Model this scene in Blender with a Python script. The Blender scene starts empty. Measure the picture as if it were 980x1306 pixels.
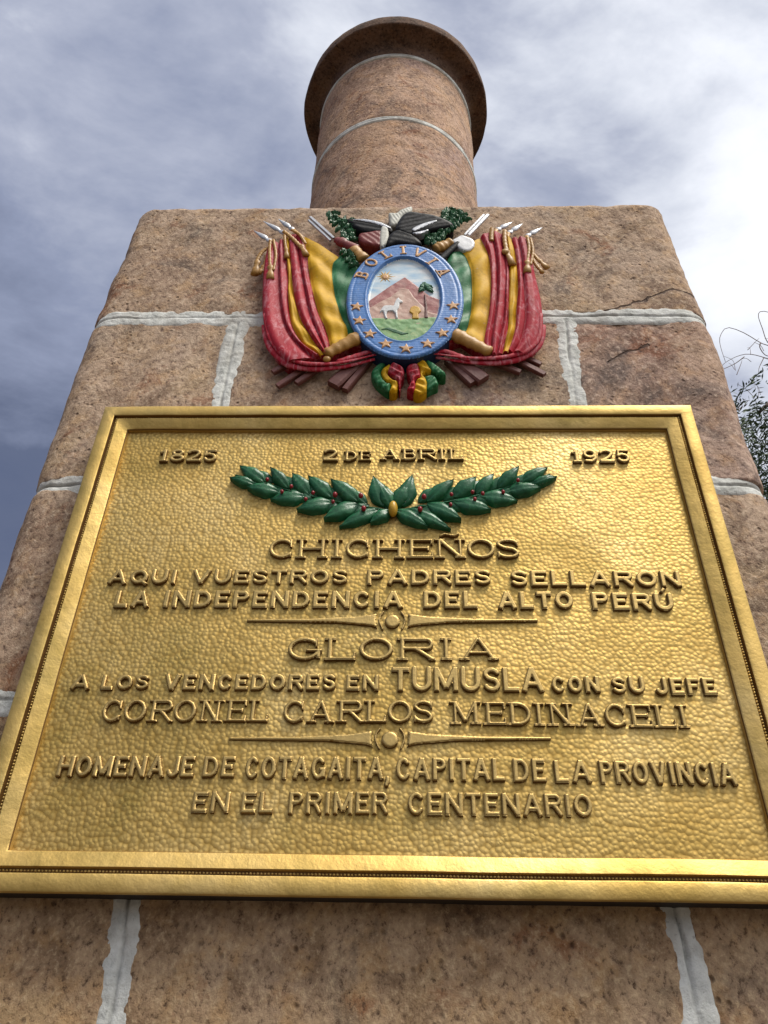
import bpy, math, random
import numpy as np
from mathutils import Vector, Matrix

random.seed(7)
rng = np.random.default_rng(7)
sc = bpy.context.scene
C = sc.collection
rad = math.radians

# ------------------------------------------------------------------ camera
PITCH, YAW, ROLL = rad(37.605), rad(-2.039), rad(1.315)
CAM = np.array([0.021, -1.045, 1.6])
FPX = 1050.0
def _basis():
    fw = np.array([math.sin(YAW)*math.cos(PITCH), math.cos(YAW)*math.cos(PITCH), math.sin(PITCH)])
    r0 = np.array([math.cos(YAW), -math.sin(YAW), 0.0]); u0 = np.cross(r0, fw)
    return (math.cos(ROLL)*r0 + math.sin(ROLL)*u0, -math.sin(ROLL)*r0 + math.cos(ROLL)*u0, fw)
RGT, UPV, FWD = _basis()
DEPTH = 1.0      # the coat of arms is modelled deeper and pressed flat at the end
def at(x, y, Y=0.0):
    """photo pixel -> point on the upright plane y = Y"""
    d = FWD*FPX + RGT*(x-490.0) + UPV*(653.0-y)
    t = (Y*DEPTH - CAM[1])/d[1]
    p = CAM + d*t
    p[1] = Y
    return p
cd = bpy.data.cameras.new('camera'); cam = bpy.data.objects.new('camera', cd); C.objects.link(cam)
cd.sensor_fit = 'VERTICAL'; cd.sensor_height = 36.0; cd.lens = FPX/1306.0*36.0
cd.clip_start = 0.02; cd.clip_end = 3000.0
cam.matrix_world = Matrix(((RGT[0], UPV[0], -FWD[0], CAM[0]), (RGT[1], UPV[1], -FWD[1], CAM[1]),
                           (RGT[2], UPV[2], -FWD[2], CAM[2]), (0, 0, 0, 1)))
sc.camera = cam

# ------------------------------------------------------------------ light
SUN_DIR = Vector((0.30, -0.34, 0.89)).normalized()
sd = bpy.data.lights.new('sun', 'SUN'); so = bpy.data.objects.new('sun', sd); C.objects.link(so)
sd.energy = 2.3; sd.angle = rad(20); sd.color = (1.0, 0.94, 0.84)
so.rotation_euler = SUN_DIR.to_track_quat('Z', 'Y').to_euler()
sc.view_settings.view_transform = 'Standard'; sc.view_settings.look = 'None'
sc.view_settings.exposure = 0.58; sc.view_settings.gamma = 1.0

class NT:
    """tiny node-graph helper"""
    def __init__(s, tree): s.t = tree; s.n = tree.nodes; s.l = tree.links
    def node(s, typ, **kw):
        n = s.n.new(typ)
        ins = kw.pop('ins', {})
        for k, v in kw.items(): setattr(n, k, v)
        for k, v in ins.items():
            if hasattr(v, 'is_linked') or isinstance(v, bpy.types.NodeSocket): s.l.new(v, n.inputs[k])
            else: n.inputs[k].default_value = v
        return n
    def math(s, op, a, b=0.0, clamp=False, c=None):
        n = s.n.new('ShaderNodeMath'); n.operation = op; n.use_clamp = clamp
        for i, v in enumerate((a, b) if c is None else (a, b, c)):
            if isinstance(v, bpy.types.NodeSocket): s.l.new(v, n.inputs[i])
            else: n.inputs[i].default_value = v
        return n.outputs[0]
    def noise(s, vec, scale, detail=4.0, rough=0.55, dist=0.0):
        n = s.node('ShaderNodeTexNoise', ins={'Vector': vec, 'Scale': scale, 'Detail': detail, 'Roughness': rough, 'Distortion': dist})
        return n.outputs['Fac']
    def ramp(s, fac, stops, interp='LINEAR'):
        n = s.n.new('ShaderNodeValToRGB'); s.l.new(fac, n.inputs[0]); cr = n.color_ramp; cr.interpolation = interp
        while len(cr.elements) < len(stops): cr.elements.new(0.5)
        for e, (p, c) in zip(cr.elements, stops):
            e.position = p; e.color = (*c, 1) if not isinstance(c, (int, float)) else (c, c, c, 1)
        return n.outputs[0]
    def mix(s, fac, a, b, blend='MIX'):
        n = s.n.new('ShaderNodeMix'); n.data_type = 'RGBA'; n.blend_type = blend
        for i, v in ((0, fac), (6, a), (7, b)):
            if isinstance(v, bpy.types.NodeSocket): s.l.new(v, n.inputs[i])
            elif isinstance(v, (int, float)): n.inputs[i].default_value = v
            else: n.inputs[i].default_value = (*v, 1)
        return n.outputs[2]

world = bpy.data.worlds.new('World'); sc.world = world; world.use_nodes = True
g = NT(world.node_tree); g.n.clear()
sky = g.node('ShaderNodeTexSky', sky_type='NISHITA', sun_disc=False)
sky.sun_elevation = math.asin(SUN_DIR.z); sky.sun_rotation = math.atan2(SUN_DIR.x, SUN_DIR.y)
sky.altitude = 2500.0
tc = g.node('ShaderNodeTexCoord').outputs['Generated']
# project the direction on a cloud deck so that clouds are streaky towards the horizon
sep = g.node('ShaderNodeSeparateXYZ', ins={0: tc})
zz = g.math('ADD', g.math('MAXIMUM', sep.outputs[2], 0.0), 0.25)
deck = g.node('ShaderNodeCombineXYZ', ins={0: g.math('DIVIDE', sep.outputs[0], zz), 1: g.math('DIVIDE', sep.outputs[1], zz), 2: 0.0}).outputs[0]
mp = g.node('ShaderNodeMapping', ins={'Vector': deck, 'Rotation': (0, 0, rad(-35)), 'Scale': (1.0, 1.5, 1.0), 'Location': (3.1, 1.7, 0)}).outputs[0]
n1 = g.noise(mp, 1.5, 7.0, 0.52, 0.35)
n2 = g.noise(mp, 4.5, 6.0, 0.6, 0.2)
dotn = g.node('ShaderNodeVectorMath', operation='DOT_PRODUCT', ins={0: tc}); dotn.inputs[1].default_value = (0.80, -0.25, 0.55)
dt = g.node('ShaderNodeVectorMath', operation='NORMALIZE', ins={0: tc}).outputs[0]
g.l.new(dt, dotn.inputs[0])
s_ = g.math('ADD', dotn.outputs['Value'], g.math('MULTIPLY', g.math('SUBTRACT', n1, 0.5), 1.25))
s_ = g.math('ADD', s_, g.math('MULTIPLY', g.math('SUBTRACT', n2, 0.5), 0.95))
cloud = g.ramp(g.math('MULTIPLY_ADD', s_, 0.5, c=0.5), [(0.12, (0.070, 0.088, 0.15)), (0.36, (0.090, 0.108, 0.17)), (0.52, (0.20, 0.228, 0.32)), (0.62, (0.32, 0.345, 0.43)),
                                   (0.70, (0.50, 0.525, 0.59)), (0.78, (0.66, 0.68, 0.73)), (1.0, (0.92, 0.92, 0.93))])
bg1 = g.node('ShaderNodeBackground', ins={'Color': sky.outputs[0], 'Strength': 0.08})
bg2 = g.node('ShaderNodeBackground', ins={'Color': cloud, 'Strength': 1.0})
cov = g.ramp(n1, [(0.3, 0.86), (0.6, 0.97)])
ms = g.node('ShaderNodeMixShader', ins={0: cov, 1: bg1.outputs[0], 2: bg2.outputs[0]})
g.node('ShaderNodeOutputWorld', ins={0: ms.outputs[0]})

# ------------------------------------------------------------------ object helpers
def link(name, verts, faces, mat=None, parent=None, smooth=True, label=None, kind=None, midx=None):
    me = bpy.data.meshes.new(name)
    me.from_pydata([tuple(v) for v in verts] if not isinstance(verts, np.ndarray) else verts.tolist(), [], faces)
    if mat is not None:
        for m in (mat if isinstance(mat, (list, tuple)) else [mat]): me.materials.append(m)
    if midx is not None: me.polygons.foreach_set('material_index', midx)
    if smooth: me.polygons.foreach_set('use_smooth', [True]*len(me.polygons))
    me.update()
    o = bpy.data.objects.new(name, me); C.objects.link(o)
    if parent is not None: o.parent = parent
    if label: o['label'] = label
    if kind: o['kind'] = kind
    return o
def thing(name, label, cat, group=None, loc=(0, 0, 0)):
    o = bpy.data.objects.new(name, None); o.empty_display_size = 0.1; C.objects.link(o)
    o.location = loc
    o['label'] = label; o['category'] = cat
    if group: o['group'] = group
    return o

def vnoise(P, scale, seed=0):
    """smooth value noise, P (n,3) -> (n,) in -1..1"""
    Q = np.asarray(P)*scale + 100.37 + seed*17.13
    I = np.floor(Q).astype(np.int64); F = Q - I; F = F*F*(3-2*F)
    def h(i, j, k):
        n = (i*73856093) ^ (j*19349663) ^ (k*83492791) ^ (seed*2654435)
        n = (n ^ (n >> 13))*1274126177 & 0x7fffffff
        n = (n ^ (n >> 11)) & 0xffff
        return n/32767.5 - 1.0
    r = 0
    for a in (0, 1):
        for b in (0, 1):
            for c in (0, 1):
                w = (F[:, 0] if a else 1-F[:, 0])*(F[:, 1] if b else 1-F[:, 1])*(F[:, 2] if c else 1-F[:, 2])
                r = r + w*h(I[:, 0]+a, I[:, 1]+b, I[:, 2]+c)
    return r
def fbm(P, scale, octs=3, seed=0, gain=0.5):
    r = 0; a = 1.0
    for k in range(octs):
        r = r + a*vnoise(P, scale*2**k, seed+k); a *= gain
    return r
def smooth01(t): t = np.clip(t, 0, 1); return t*t*(3-2*t)

def tube(pts, radii, seg=10, caps=True, flat=1.0):
    """round tube through world points; flat squeezes it in y"""
    pts = [np.array(p, float) for p in pts]; n = len(pts); V = []; F = []
    if isinstance(radii, (int, float)): radii = [radii]*n
    for i, p in enumerate(pts):
        t = pts[min(i+1, n-1)] - pts[max(i-1, 0)]; t /= np.linalg.norm(t)+1e-9
        a = np.cross(t, (0, 1, 0.001)); a /= np.linalg.norm(a)+1e-9; b = np.cross(t, a)
        for k in range(seg):
            th = 2*math.pi*k/seg
            o = a*math.cos(th)*radii[i] + b*math.sin(th)*radii[i]*flat
            V.append(p+o)
    for i in range(n-1):
        for k in range(seg):
            F.append((i*seg+k, i*seg+(k+1) % seg, (i+1)*seg+(k+1) % seg, (i+1)*seg+k))
    if caps:
        F.append(tuple(range(seg))[::-1]); F.append(tuple((n-1)*seg+k for k in range(seg)))
    return V, F
def cat(parts):
    V = []; F = []
    for v, f in parts:
        o = len(V); V += [tuple(p) for p in v]; F += [tuple(i+o for i in q) for q in f]
    return V, F
def spline(pts, n):
    P = np.array(pts, float); k = len(P)
    if k < 3: return P[0] + (P[-1]-P[0])*np.linspace(0, 1, n)[:, None]
    Q = np.vstack([2*P[0]-P[1], P, 2*P[-1]-P[-2]])
    d = np.linalg.norm(np.diff(P, axis=0), axis=1); s = np.r_[0, np.cumsum(d)]; s /= s[-1]
    out = []
    for t in np.linspace(0, 1, n):
        i = min(max(np.searchsorted(s, t, side='right')-1, 0), k-2)
        u = (t-s[i])/(s[i+1]-s[i]+1e-12)
        a, b, c, e = Q[i], Q[i+1], Q[i+2], Q[i+3]
        out.append(0.5*((2*b) + (-a+c)*u + (2*a-5*b+4*c-e)*u*u + (-a+3*b-3*c+e)*u**3))
    return np.array(out)
def ball(c, r, rx=1, ry=1, rz=1, nu=10, nv=6):
    V = []; F = []
    for j in range(nv+1):
        ph = math.pi*j/nv
        for i in range(nu):
            th = 2*math.pi*i/nu
            V.append((c[0]+r*rx*math.sin(ph)*math.cos(th), c[1]+r*ry*math.sin(ph)*math.sin(th), c[2]+r*rz*math.cos(ph)))
    for j in range(nv):
        for i in range(nu):
            F.append((j*nu+i, (j+1)*nu+i, (j+1)*nu+(i+1) % nu, j*nu+(i+1) % nu))
    return V, F

# signed distances in the (x, z) plane, positive inside
def sd_poly(P, poly):
    poly = np.asarray(poly, float); d = np.full(len(P), 1e9); ins = np.zeros(len(P), bool)
    n = len(poly)
    for i in range(n):
        a = poly[i]; b = poly[(i+1) % n]; e = b-a; w = P-a
        t = np.clip((w@e)/(e@e+1e-12), 0, 1); q = w - t[:, None]*e
        d = np.minimum(d, (q**2).sum(1))
        c1 = (a[1] <= P[:, 1]); c2 = (b[1] > P[:, 1])
        cr = e[0]*w[:, 1]-e[1]*w[:, 0]
        ins ^= (c1 & c2 & (cr > 0)) | (~c1 & ~c2 & (cr < 0))
    d = np.sqrt(d)
    return np.where(ins, d, -d)
def sd_box(P, a, b, th):
    """flat-ended bar from a to b"""
    a = np.array(a, float); b = np.array(b, float); L = np.linalg.norm(b-a); u = (b-a)/L; n = np.array([-u[1], u[0]])
    w = P-(a+b)/2; X = np.abs(w@u)-L/2; Y = np.abs(w@n)-th/2
    return -(np.minimum(np.maximum(X, Y), 0)+np.sqrt(np.maximum(X, 0)**2+np.maximum(Y, 0)**2))
def sd_path(P, pts, th):
    d = np.full(len(P), 1e9)
    th = np.asarray(th) if np.ndim(th) else np.full(len(pts), th)
    for i in range(len(pts)-1):
        a = np.array(pts[i], float); b = np.array(pts[i+1], float); e = b-a; w = P-a
        t = np.clip((w@e)/(e@e+1e-12), 0, 1); q = np.sqrt(((w-t[:, None]*e)**2).sum(1)) - (th[i]+(th[i+1]-th[i])*t)/2
        d = np.minimum(d, q)
    return -d
def relief(sdf, bbox, cell, hfun, back):
    """cast relief: front surface y = -hfun(d, P) over the shape, walls down to y = back. Returns V, F."""
    x0, x1, z0, z1 = bbox
    nx = max(int((x1-x0)/cell)+3, 4); nz = max(int((z1-z0)/cell)+3, 4)
    xs = x0-cell + np.arange(nx)*cell; zs = z0-cell + np.arange(nz)*cell
    X, Z = np.meshgrid(xs, zs); P = np.stack([X.ravel(), Z.ravel()], 1)
    d = sdf(P); e = cell*0.05
    near = np.abs(d) < cell*0.75
    Pn = P.copy()
    idx = np.where(near)[0]
    if len(idx):
        for it in range(2):
            q = Pn[idx]; dd = sdf(q)
            gx = (sdf(q+[e, 0])-sdf(q-[e, 0]))/(2*e); gz = (sdf(q+[0, e])-sdf(q-[0, e]))/(2*e)
            gg = np.maximum(gx*gx+gz*gz, 0.25)
            st = np.clip(-dd/gg, -cell*0.7, cell*0.7)
            Pn[idx] = q + np.stack([gx*st, gz*st], 1)
    keep = d > -cell*0.75
    dn = np.where(near, 0.0, np.maximum(d, 0))
    h = hfun(dn, Pn)
    ids = -np.ones(len(P), int); ids[keep] = np.arange(keep.sum())
    V = np.stack([Pn[keep, 0], -h[keep], Pn[keep, 1]], 1)
    I = ids.reshape(nz, nx); F = []
    K = I >= 0
    a = I[:-1, :-1]; b = I[:-1, 1:]; c = I[1:, 1:]; dd_ = I[1:, :-1]
    nk = (a >= 0).astype(int)+(b >= 0)+(c >= 0)+(dd_ >= 0)
    # cells made only of snapped border points lie outside: drop them
    inn = np.zeros(len(P), bool); inn[(d > 0)] = True; inn = inn.reshape(nz, nx)
    anyin = inn[:-1, :-1] | inn[:-1, 1:] | inn[1:, 1:] | inn[1:, :-1]
    full = (nk == 4) & anyin
    Q = np.stack([a[full], b[full], c[full], dd_[full]], 1).tolist()
    F += [tuple(q) for q in Q]
    for (j, i) in zip(*np.where((nk == 3) & anyin)):
        F.append(tuple(k for k in (a[j, i], b[j, i], c[j, i], dd_[j, i]) if k >= 0))
    # walls along the border edges
    ed = {}
    for f in F:
        for k in range(len(f)):
            p, q = f[k], f[(k+1) % len(f)]
            if (q, p) in ed: del ed[(q, p)]
            else: ed[(p, q)] = 1
    V = V.tolist(); top = {}; bot = {}
    for (p, q) in ed:
        for k in (p, q):
            if k not in top:
                top[k] = len(V); V.append(list(V[k]))
                bot[k] = len(V); V.append([V[k][0], back, V[k][2]])
        F.append((top[q], top[p], bot[p], bot[q]))
    return V, F
def dome(H, bev, extra=None, back=0.0):
    def f(d, P):
        t = np.clip(d/bev, 0, 1)
        h = back + H*(0.35 + 0.65*np.sqrt(np.maximum(1-(1-t)**2, 0)))
        if extra is not None: h = h + extra(P)*t
        return h
    return f
def px_poly(pts, Y): return np.array([[at(x, y, Y)[0], at(x, y, Y)[2]] for x, y in pts])
def curve_poly(poly, n=48):
    """closed smooth outline through points"""
    P = np.array(poly, float); k = len(P); out = []
    m = max(n//k, 2)
    for i in range(k):
        a, b, c, e = P[i-1], P[i], P[(i+1) % k], P[(i+2) % k]
        for j in range(m):
            u = j/m
            out.append(0.5*((2*b)+(-a+c)*u+(2*a-5*b+4*c-e)*u*u+(-a+3*b-3*c+e)*u**3))
    return np.array(out)
def relief_px(name, pts, Y, H, bev, mat, parent, cell=0.0012, back=None, curved=True, extra=None, **kw):
    poly = px_poly(pts, -Y)
    if curved: poly = curve_poly(poly)
    bb = (poly[:, 0].min(), poly[:, 0].max(), poly[:, 1].min(), poly[:, 1].max())
    V, F = relief(lambda P: sd_poly(P, poly), bb, cell, dome(H, bev, extra, back=Y-H), back if back is not None else 0.01)
    return link(name, V, F, mat, parent, **kw)

# ------------------------------------------------------------------ materials
def new_mat(name):
    m = bpy.data.materials.new(name); m.use_nodes = True
    t = NT(m.node_tree); t.b = t.n['Principled BSDF']; t.m = m
    t.geo = t.node('ShaderNodeNewGeometry').outputs['Position']
    return t
def setc(t, sock, v):
    if isinstance(v, bpy.types.NodeSocket): t.l.new(v, t.b.inputs[sock])
    else: t.b.inputs[sock].default_value = v
def bump(t, h, strength, dist, prev=None):
    n = t.node('ShaderNodeBump', ins={'Height': h, 'Strength': strength, 'Distance': dist})
    if prev is not None: t.l.new(prev, n.inputs['Normal'])
    return n.outputs[0]

def seg_dist(t, vec, a, b):
    """distance in the xz plane from vec to the segment a-b"""
    s = t.node('ShaderNodeSeparateXYZ', ins={0: vec}); X, Z = s.outputs[0], s.outputs[2]
    e = (b[0]-a[0], b[1]-a[1]); L2 = e[0]**2+e[1]**2
    wx = t.math('SUBTRACT', X, a[0]); wz = t.math('SUBTRACT', Z, a[1])
    u = t.math('DIVIDE', t.math('ADD', t.math('MULTIPLY', wx, e[0]), t.math('MULTIPLY', wz, e[1])), L2, clamp=True)
    dx = t.math('SUBTRACT', wx, t.math('MULTIPLY', u, e[0])); dz = t.math('SUBTRACT', wz, t.math('MULTIPLY', u, e[1]))
    return t.math('SQRT', t.math('ADD', t.math('MULTIPLY', dx, dx), t.math('MULTIPLY', dz, dz)))

def make_stone(name, crack=False, tint=(1, 1, 1)):
    t = new_mat(name); P = t.geo
    big = t.noise(P, 3.3, 3.0, 0.5, 0.3)
    col = t.ramp(big, [(0.30, (0.35, 0.235, 0.165)), (0.44, (0.49, 0.345, 0.24)), (0.56, (0.54, 0.395, 0.285)), (0.70, (0.40, 0.29, 0.24))])
    m2 = t.noise(P, 17.0, 4.0, 0.6, 0.4)
    col = t.mix(t.ramp(m2, [(0.46, 0.0), (0.64, 0.75)]), col, (0.22, 0.14, 0.09))
    col = t.mix(t.ramp(t.noise(P, 5.5, 5.0, 0.62, 1.0), [(0.52, 0.0), (0.66, 0.55)]), col, (0.56, 0.40, 0.24))
    col = t.mix(t.ramp(t.noise(P, 24.0, 3.0, 0.6), [(0.50, 0.0), (0.66, 0.6)]), col, (0.58, 0.37, 0.20))
    # rusty stains
    col = t.mix(t.ramp(t.noise(P, 9.0, 5.0, 0.65, 0.8), [(0.58, 0.0), (0.68, 0.7)]), col, (0.27, 0.10, 0.04))
    # dark lichen / soot
    col = t.mix(t.ramp(t.noise(P, 4.7, 7.0, 0.72, 0.9), [(0.53, 0.0), (0.67, 0.75)]), col, (0.12, 0.10, 0.085))
    # grain: stretched tool marks and speckles
    mp_ = t.node('ShaderNodeMapping', ins={'Vector': P, 'Rotation': (0, rad(38), 0), 'Scale': (1.0, 1.0, 0.85)}).outputs[0]
    gr = t.noise(mp_, 105.0, 6.0, 0.75, 0.1)
    col = t.mix(t.ramp(gr, [(0.34, 0.95), (0.47, 0.0)]), col, (0.10, 0.06, 0.045))
    col = t.mix(t.ramp(gr, [(0.525, 0.0), (0.64, 0.65)]), col, (0.74, 0.58, 0.42))
    vo = t.node('ShaderNodeTexVoronoi', ins={'Vector': mp_, 'Scale': 62.0, 'Randomness': 1.0}).outputs['Distance']
    pits = t.ramp(vo, [(0.06, 0.0), (0.24, 1.0)])
    pm = t.ramp(t.noise(P, 12.0, 3.0, 0.6), [(0.45, 0.0), (0.62, 1.0)])
    pitc = t.math('MULTIPLY', t.math('SUBTRACT', 1.0, pits), pm)
    col = t.mix(t.math('MULTIPLY', pitc, 0.8), col, (0.09, 0.05, 0.035))
    col = t.mix(1.0, col, tint, 'MULTIPLY')
    h = t.math('ADD', t.math('MULTIPLY', gr, 0.55), t.math('MULTIPLY', m2, 0.9))
    h = t.math('SUBTRACT', h, t.math('MULTIPLY', pitc, 0.5))
    if crack:
        nd = t.node('ShaderNodeTexNoise', ins={'Vector': P, 'Scale': 40.0, 'Detail': 3.0})
        off = t.node('ShaderNodeVectorMath', operation='MULTIPLY_ADD', ins={0: nd.outputs['Color'], 2: P})
        off.inputs[1].default_value = (0.016, 0.016, 0.016)
        lines = [[(733, 411), (775, 396), (820, 383), (856, 370), (884, 372)], [(775, 461), (795, 450), (828, 439)]]
        ds = None
        for ln in lines:
            for p, q in zip(ln[:-1], ln[1:]):
                a = at(*p, 0.0); b = at(*q, 0.0)
                dd = seg_dist(t, off.outputs[0], (a[0]+.008, a[2]+.008), (b[0]+.008, b[2]+.008))
                ds = dd if ds is None else t.math('MINIMUM', ds, dd)
        ck = t.ramp(t.math('MULTIPLY', ds, t.math('MULTIPLY_ADD', t.noise(P, 55.0, 4.0, 0.7), 420.0, c=-110.0)), [(0.10, 1.0), (0.32, 0.0)])
        col = t.mix(t.math('MULTIPLY', ck, 0.85), col, (0.07, 0.04, 0.03))
        h = t.math('SUBTRACT', h, t.math('MULTIPLY', ck, 1.3))
    setc(t, 'Base Color', col); setc(t, 'Roughness', 0.88)
    t.b.inputs['Specular IOR Level'].default_value = 0.25
    t.l.new(bump(t, h, 1.0, 0.008), t.b.inputs['Normal'])
    return t.m
M_stone = make_stone('stone_warm', crack=True)
M_stone_pink = make_stone('stone_pink', crack=True, tint=(0.97, 0.93, 1.0))
M_stone_col = make_stone('stone_column', tint=(1.0, 0.91, 0.90))
M_stone_low = make_stone('stone_ochre', tint=(0.97, 0.92, 0.78))
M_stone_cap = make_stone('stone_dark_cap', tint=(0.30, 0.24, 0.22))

t = new_mat('lime_mortar'); P = t.geo
col = t.ramp(t.noise(P, 30.0, 5.0, 0.65), [(0.3, (0.42, 0.43, 0.40)), (0.48, (0.66, 0.67, 0.63)), (0.7, (0.83, 0.84, 0.80))])
col = t.mix(t.ramp(t.noise(P, 11.0, 4.0, 0.6), [(0.48, 0.0), (0.66, 0.6)]), col, (0.34, 0.30, 0.25))
col = t.mix(t.ramp(t.noise(P, 140.0, 3.0, 0.7), [(0.62, 0.0), (0.76, 0.8)]), col, (0.16, 0.15, 0.13))
at_ = t.node('ShaderNodeAttribute', attribute_name='groove').outputs['Fac']
col = t.mix(t.math('MULTIPLY', at_, t.ramp(t.noise(P, 22.0, 4.0, 0.7), [(0.38, 0.1), (0.6, 0.95)])), col, (0.13, 0.125, 0.115))
setc(t, 'Base Color', col); setc(t, 'Roughness', 0.9)
t.l.new(bump(t, t.noise(P, 120.0, 5.0, 0.7), 0.9, 0.003), t.b.inputs['Normal'])
M_mortar = t.m

def make_gold(name, hammered):
    t = new_mat(name); P = t.geo
    n = t.noise(P, 5.0, 4.0, 0.6)
    col = t.ramp(n, [(0.30, (0.48, 0.32, 0.088)), (0.52, (0.60, 0.42, 0.14)), (0.72, (0.67, 0.50, 0.215))])
    col = t.mix(t.ramp(t.noise(P, 7.0, 6.0, 0.7, 0.8), [(0.49, 0.0), (0.70, 0.72)]), col, (0.33, 0.24, 0.065))
    col = t.mix(t.ramp(t.noise(P, 60.0, 3.0, 0.7), [(0.62, 0.0), (0.80, 0.4)]), col, (0.33, 0.20, 0.05))
    nr = None
    if hammered:
        vo = t.node('ShaderNodeTexVoronoi', feature='SMOOTH_F1', ins={'Vector': t.node('ShaderNodeVectorMath', operation='MULTIPLY_ADD', ins={0: t.node('ShaderNodeTexNoise', ins={'Vector': P, 'Scale': 45.0}).outputs['Color'], 1: (0.004, 0.004, 0.004), 2: P}).outputs[0], 'Scale': 165.0, 'Smoothness': 0.35, 'Randomness': 0.85}).outputs['Distance']
        hollow = t.ramp(vo, [(0.42, 0.0), (0.75, 0.6)])  # browner in the hollows between the hammered bumps
        col = t.mix(hollow, col, (0.36, 0.22, 0.05))
        hh = t.math('MULTIPLY', t.math('SUBTRACT', 0.6, vo), 1.0)
        nr = bump(t, hh, 0.62, 0.0016)
        nr = bump(t, t.noise(P, 9.0, 3.0, 0.5), 0.3, 0.006, nr)
    else:
        nr = bump(t, t.noise(P, 28.0, 4.0, 0.6), 0.5, 0.0035)
        nr = bump(t, t.noise(P, 260.0, 3.0, 0.6), 0.35, 0.0008, nr)
    setc(t, 'Base Color', col); setc(t, 'Metallic', 0.88)
    setc(t, 'Roughness', t.ramp(t.noise(P, 8.0, 5.0, 0.6), [(0.3, 0.46), (0.7, 0.62)]))
    t.l.new(nr, t.b.inputs['Normal'])
    return t.m
M_gold = make_gold('gold_paint', False)
M_gold_panel = make_gold('gold_paint_hammered', True)
t = new_mat('gold_dark')
setc(t, 'Base Color', (0.17, 0.085, 0.02, 1)); setc(t, 'Metallic', 0.5); setc(t, 'Roughness', 0.6)
M_gold_dark = t.m  # darker brown for the frame groove, inner step and back board
t = new_mat('frame_side_shade'); setc(t, 'Base Color', (0.022, 0.016, 0.012, 1)); setc(t, 'Metallic', 0.2); setc(t, 'Roughness', 0.75)
M_dark = t.m  # frame sides: shade of the gap under the plaque put into the colour
# gold letters: worn gold faces; the vertical walls are browner, shade put into their colour
def make_letter(name, face, side):
    t = new_mat(name); P = t.geo
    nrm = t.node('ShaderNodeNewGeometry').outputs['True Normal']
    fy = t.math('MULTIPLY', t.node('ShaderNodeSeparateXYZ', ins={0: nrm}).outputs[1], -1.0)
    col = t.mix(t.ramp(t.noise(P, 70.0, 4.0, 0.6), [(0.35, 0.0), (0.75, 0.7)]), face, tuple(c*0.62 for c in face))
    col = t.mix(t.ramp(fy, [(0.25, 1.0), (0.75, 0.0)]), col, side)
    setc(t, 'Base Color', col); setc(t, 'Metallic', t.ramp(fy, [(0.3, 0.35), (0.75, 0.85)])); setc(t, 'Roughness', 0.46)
    t.l.new(bump(t, t.noise(P, 180.0, 3.0, 0.6), 0.45, 0.001), t.b.inputs['Normal'])
    return t.m
M_letter = make_letter('letter_gold', (0.54, 0.38, 0.14), (0.15, 0.075, 0.022))

def make_paint(name, c, worn=None, amt=0.5, rough=0.5, scale=55.0, streak=False, spec=0.35, metallic=0.0):
    t = new_mat(name); P = t.geo
    v = P
    if streak: v = t.node('ShaderNodeMapping', ins={'Vector': P, 'Scale': (1.5, 1.0, 0.6), 'Rotation': (0, rad(23), rad(31))}).outputs[0]
    col = t.mix(t.ramp(t.noise(P, 40.0, 4.0, 0.6), [(0.35, 0.0), (0.75, 0.6)]), c, tuple(x*0.6 for x in c))
    if worn:
        w1 = t.ramp(t.noise(v, scale, 5.0, 0.66, 1.2), [(0.49, 0.0), (0.68, amt)])
        col = t.mix(w1, col, worn)
    col = t.mix(t.ramp(t.noise(P, 24.0, 6.0, 0.75, 0.5), [(0.54, 0.0), (0.68, 0.6)]), col, tuple(x*0.38+0.006 for x in c))
    col = t.mix(t.ramp(t.noise(P, 170.0, 4.0, 0.7), [(0.66, 0.0), (0.74, 0.7)]), col, (0.42, 0.36, 0.30))
    setc(t, 'Base Color', col); setc(t, 'Roughness', rough); setc(t, 'Metallic', metallic)
    t.b.inputs['Specular IOR Level'].default_value = spec
    nr = bump(t, t.noise(P, 130.0, 4.0, 0.6), 0.5, 0.0012)
    t.l.new(nr, t.b.inputs['Normal'])
    return t.m
M_red = make_paint('flag_red', (0.42, 0.010, 0.028), (0.70, 0.36, 0.40), 0.55, streak=True, rough=0.6, spec=0.22)
M_yellow = make_paint('flag_yellow', (0.70, 0.39, 0.004), (0.78, 0.50, 0.02), 0.35, streak=True, rough=0.62, spec=0.22)
M_green = make_paint('flag_green', (0.018, 0.17, 0.055), (0.10, 0.32, 0.16), 0.5, streak=True, spec=0.25)
M_leafg = make_paint('wreath_green', (0.012, 0.115, 0.045), (0.05, 0.24, 0.10), 0.6, rough=0.36, scale=70.0)
M_leafdark = make_paint('laurel_green', (0.025, 0.125, 0.05), (0.11, 0.26, 0.12), 0.5, rough=0.4)
M_berry = make_paint('berry_red', (0.30, 0.015, 0.022), rough=0.3)
M_knot = make_paint('knot_yellow', (0.62, 0.36, 0.03), rough=0.35)
M_blue = make_paint('ring_blue', (0.085, 0.235, 0.58), (0.18, 0.34, 0.64), 0.5, rough=0.4)
M_tan = make_paint('tan_paint', (0.46, 0.235, 0.045), (0.56, 0.34, 0.11), 0.5, rough=0.45)
M_peach = make_paint('peach_paint', (0.66, 0.36, 0.15), (0.72, 0.50, 0.30), 0.5, rough=0.45)
M_brown = make_paint('pole_brown', (0.16, 0.055, 0.045), (0.26, 0.12, 0.10), 0.4, rough=0.5)
M_silver = make_paint('silver_paint', (0.55, 0.56, 0.58), (0.80, 0.80, 0.82), 0.6, rough=0.33, metallic=0.55)
M_white = make_paint('white_paint', (0.86, 0.87, 0.88), rough=0.35)
M_cream = make_paint('cream_paint', (0.66, 0.66, 0.58), (0.80, 0.80, 0.74), 0.6, rough=0.6)
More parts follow.
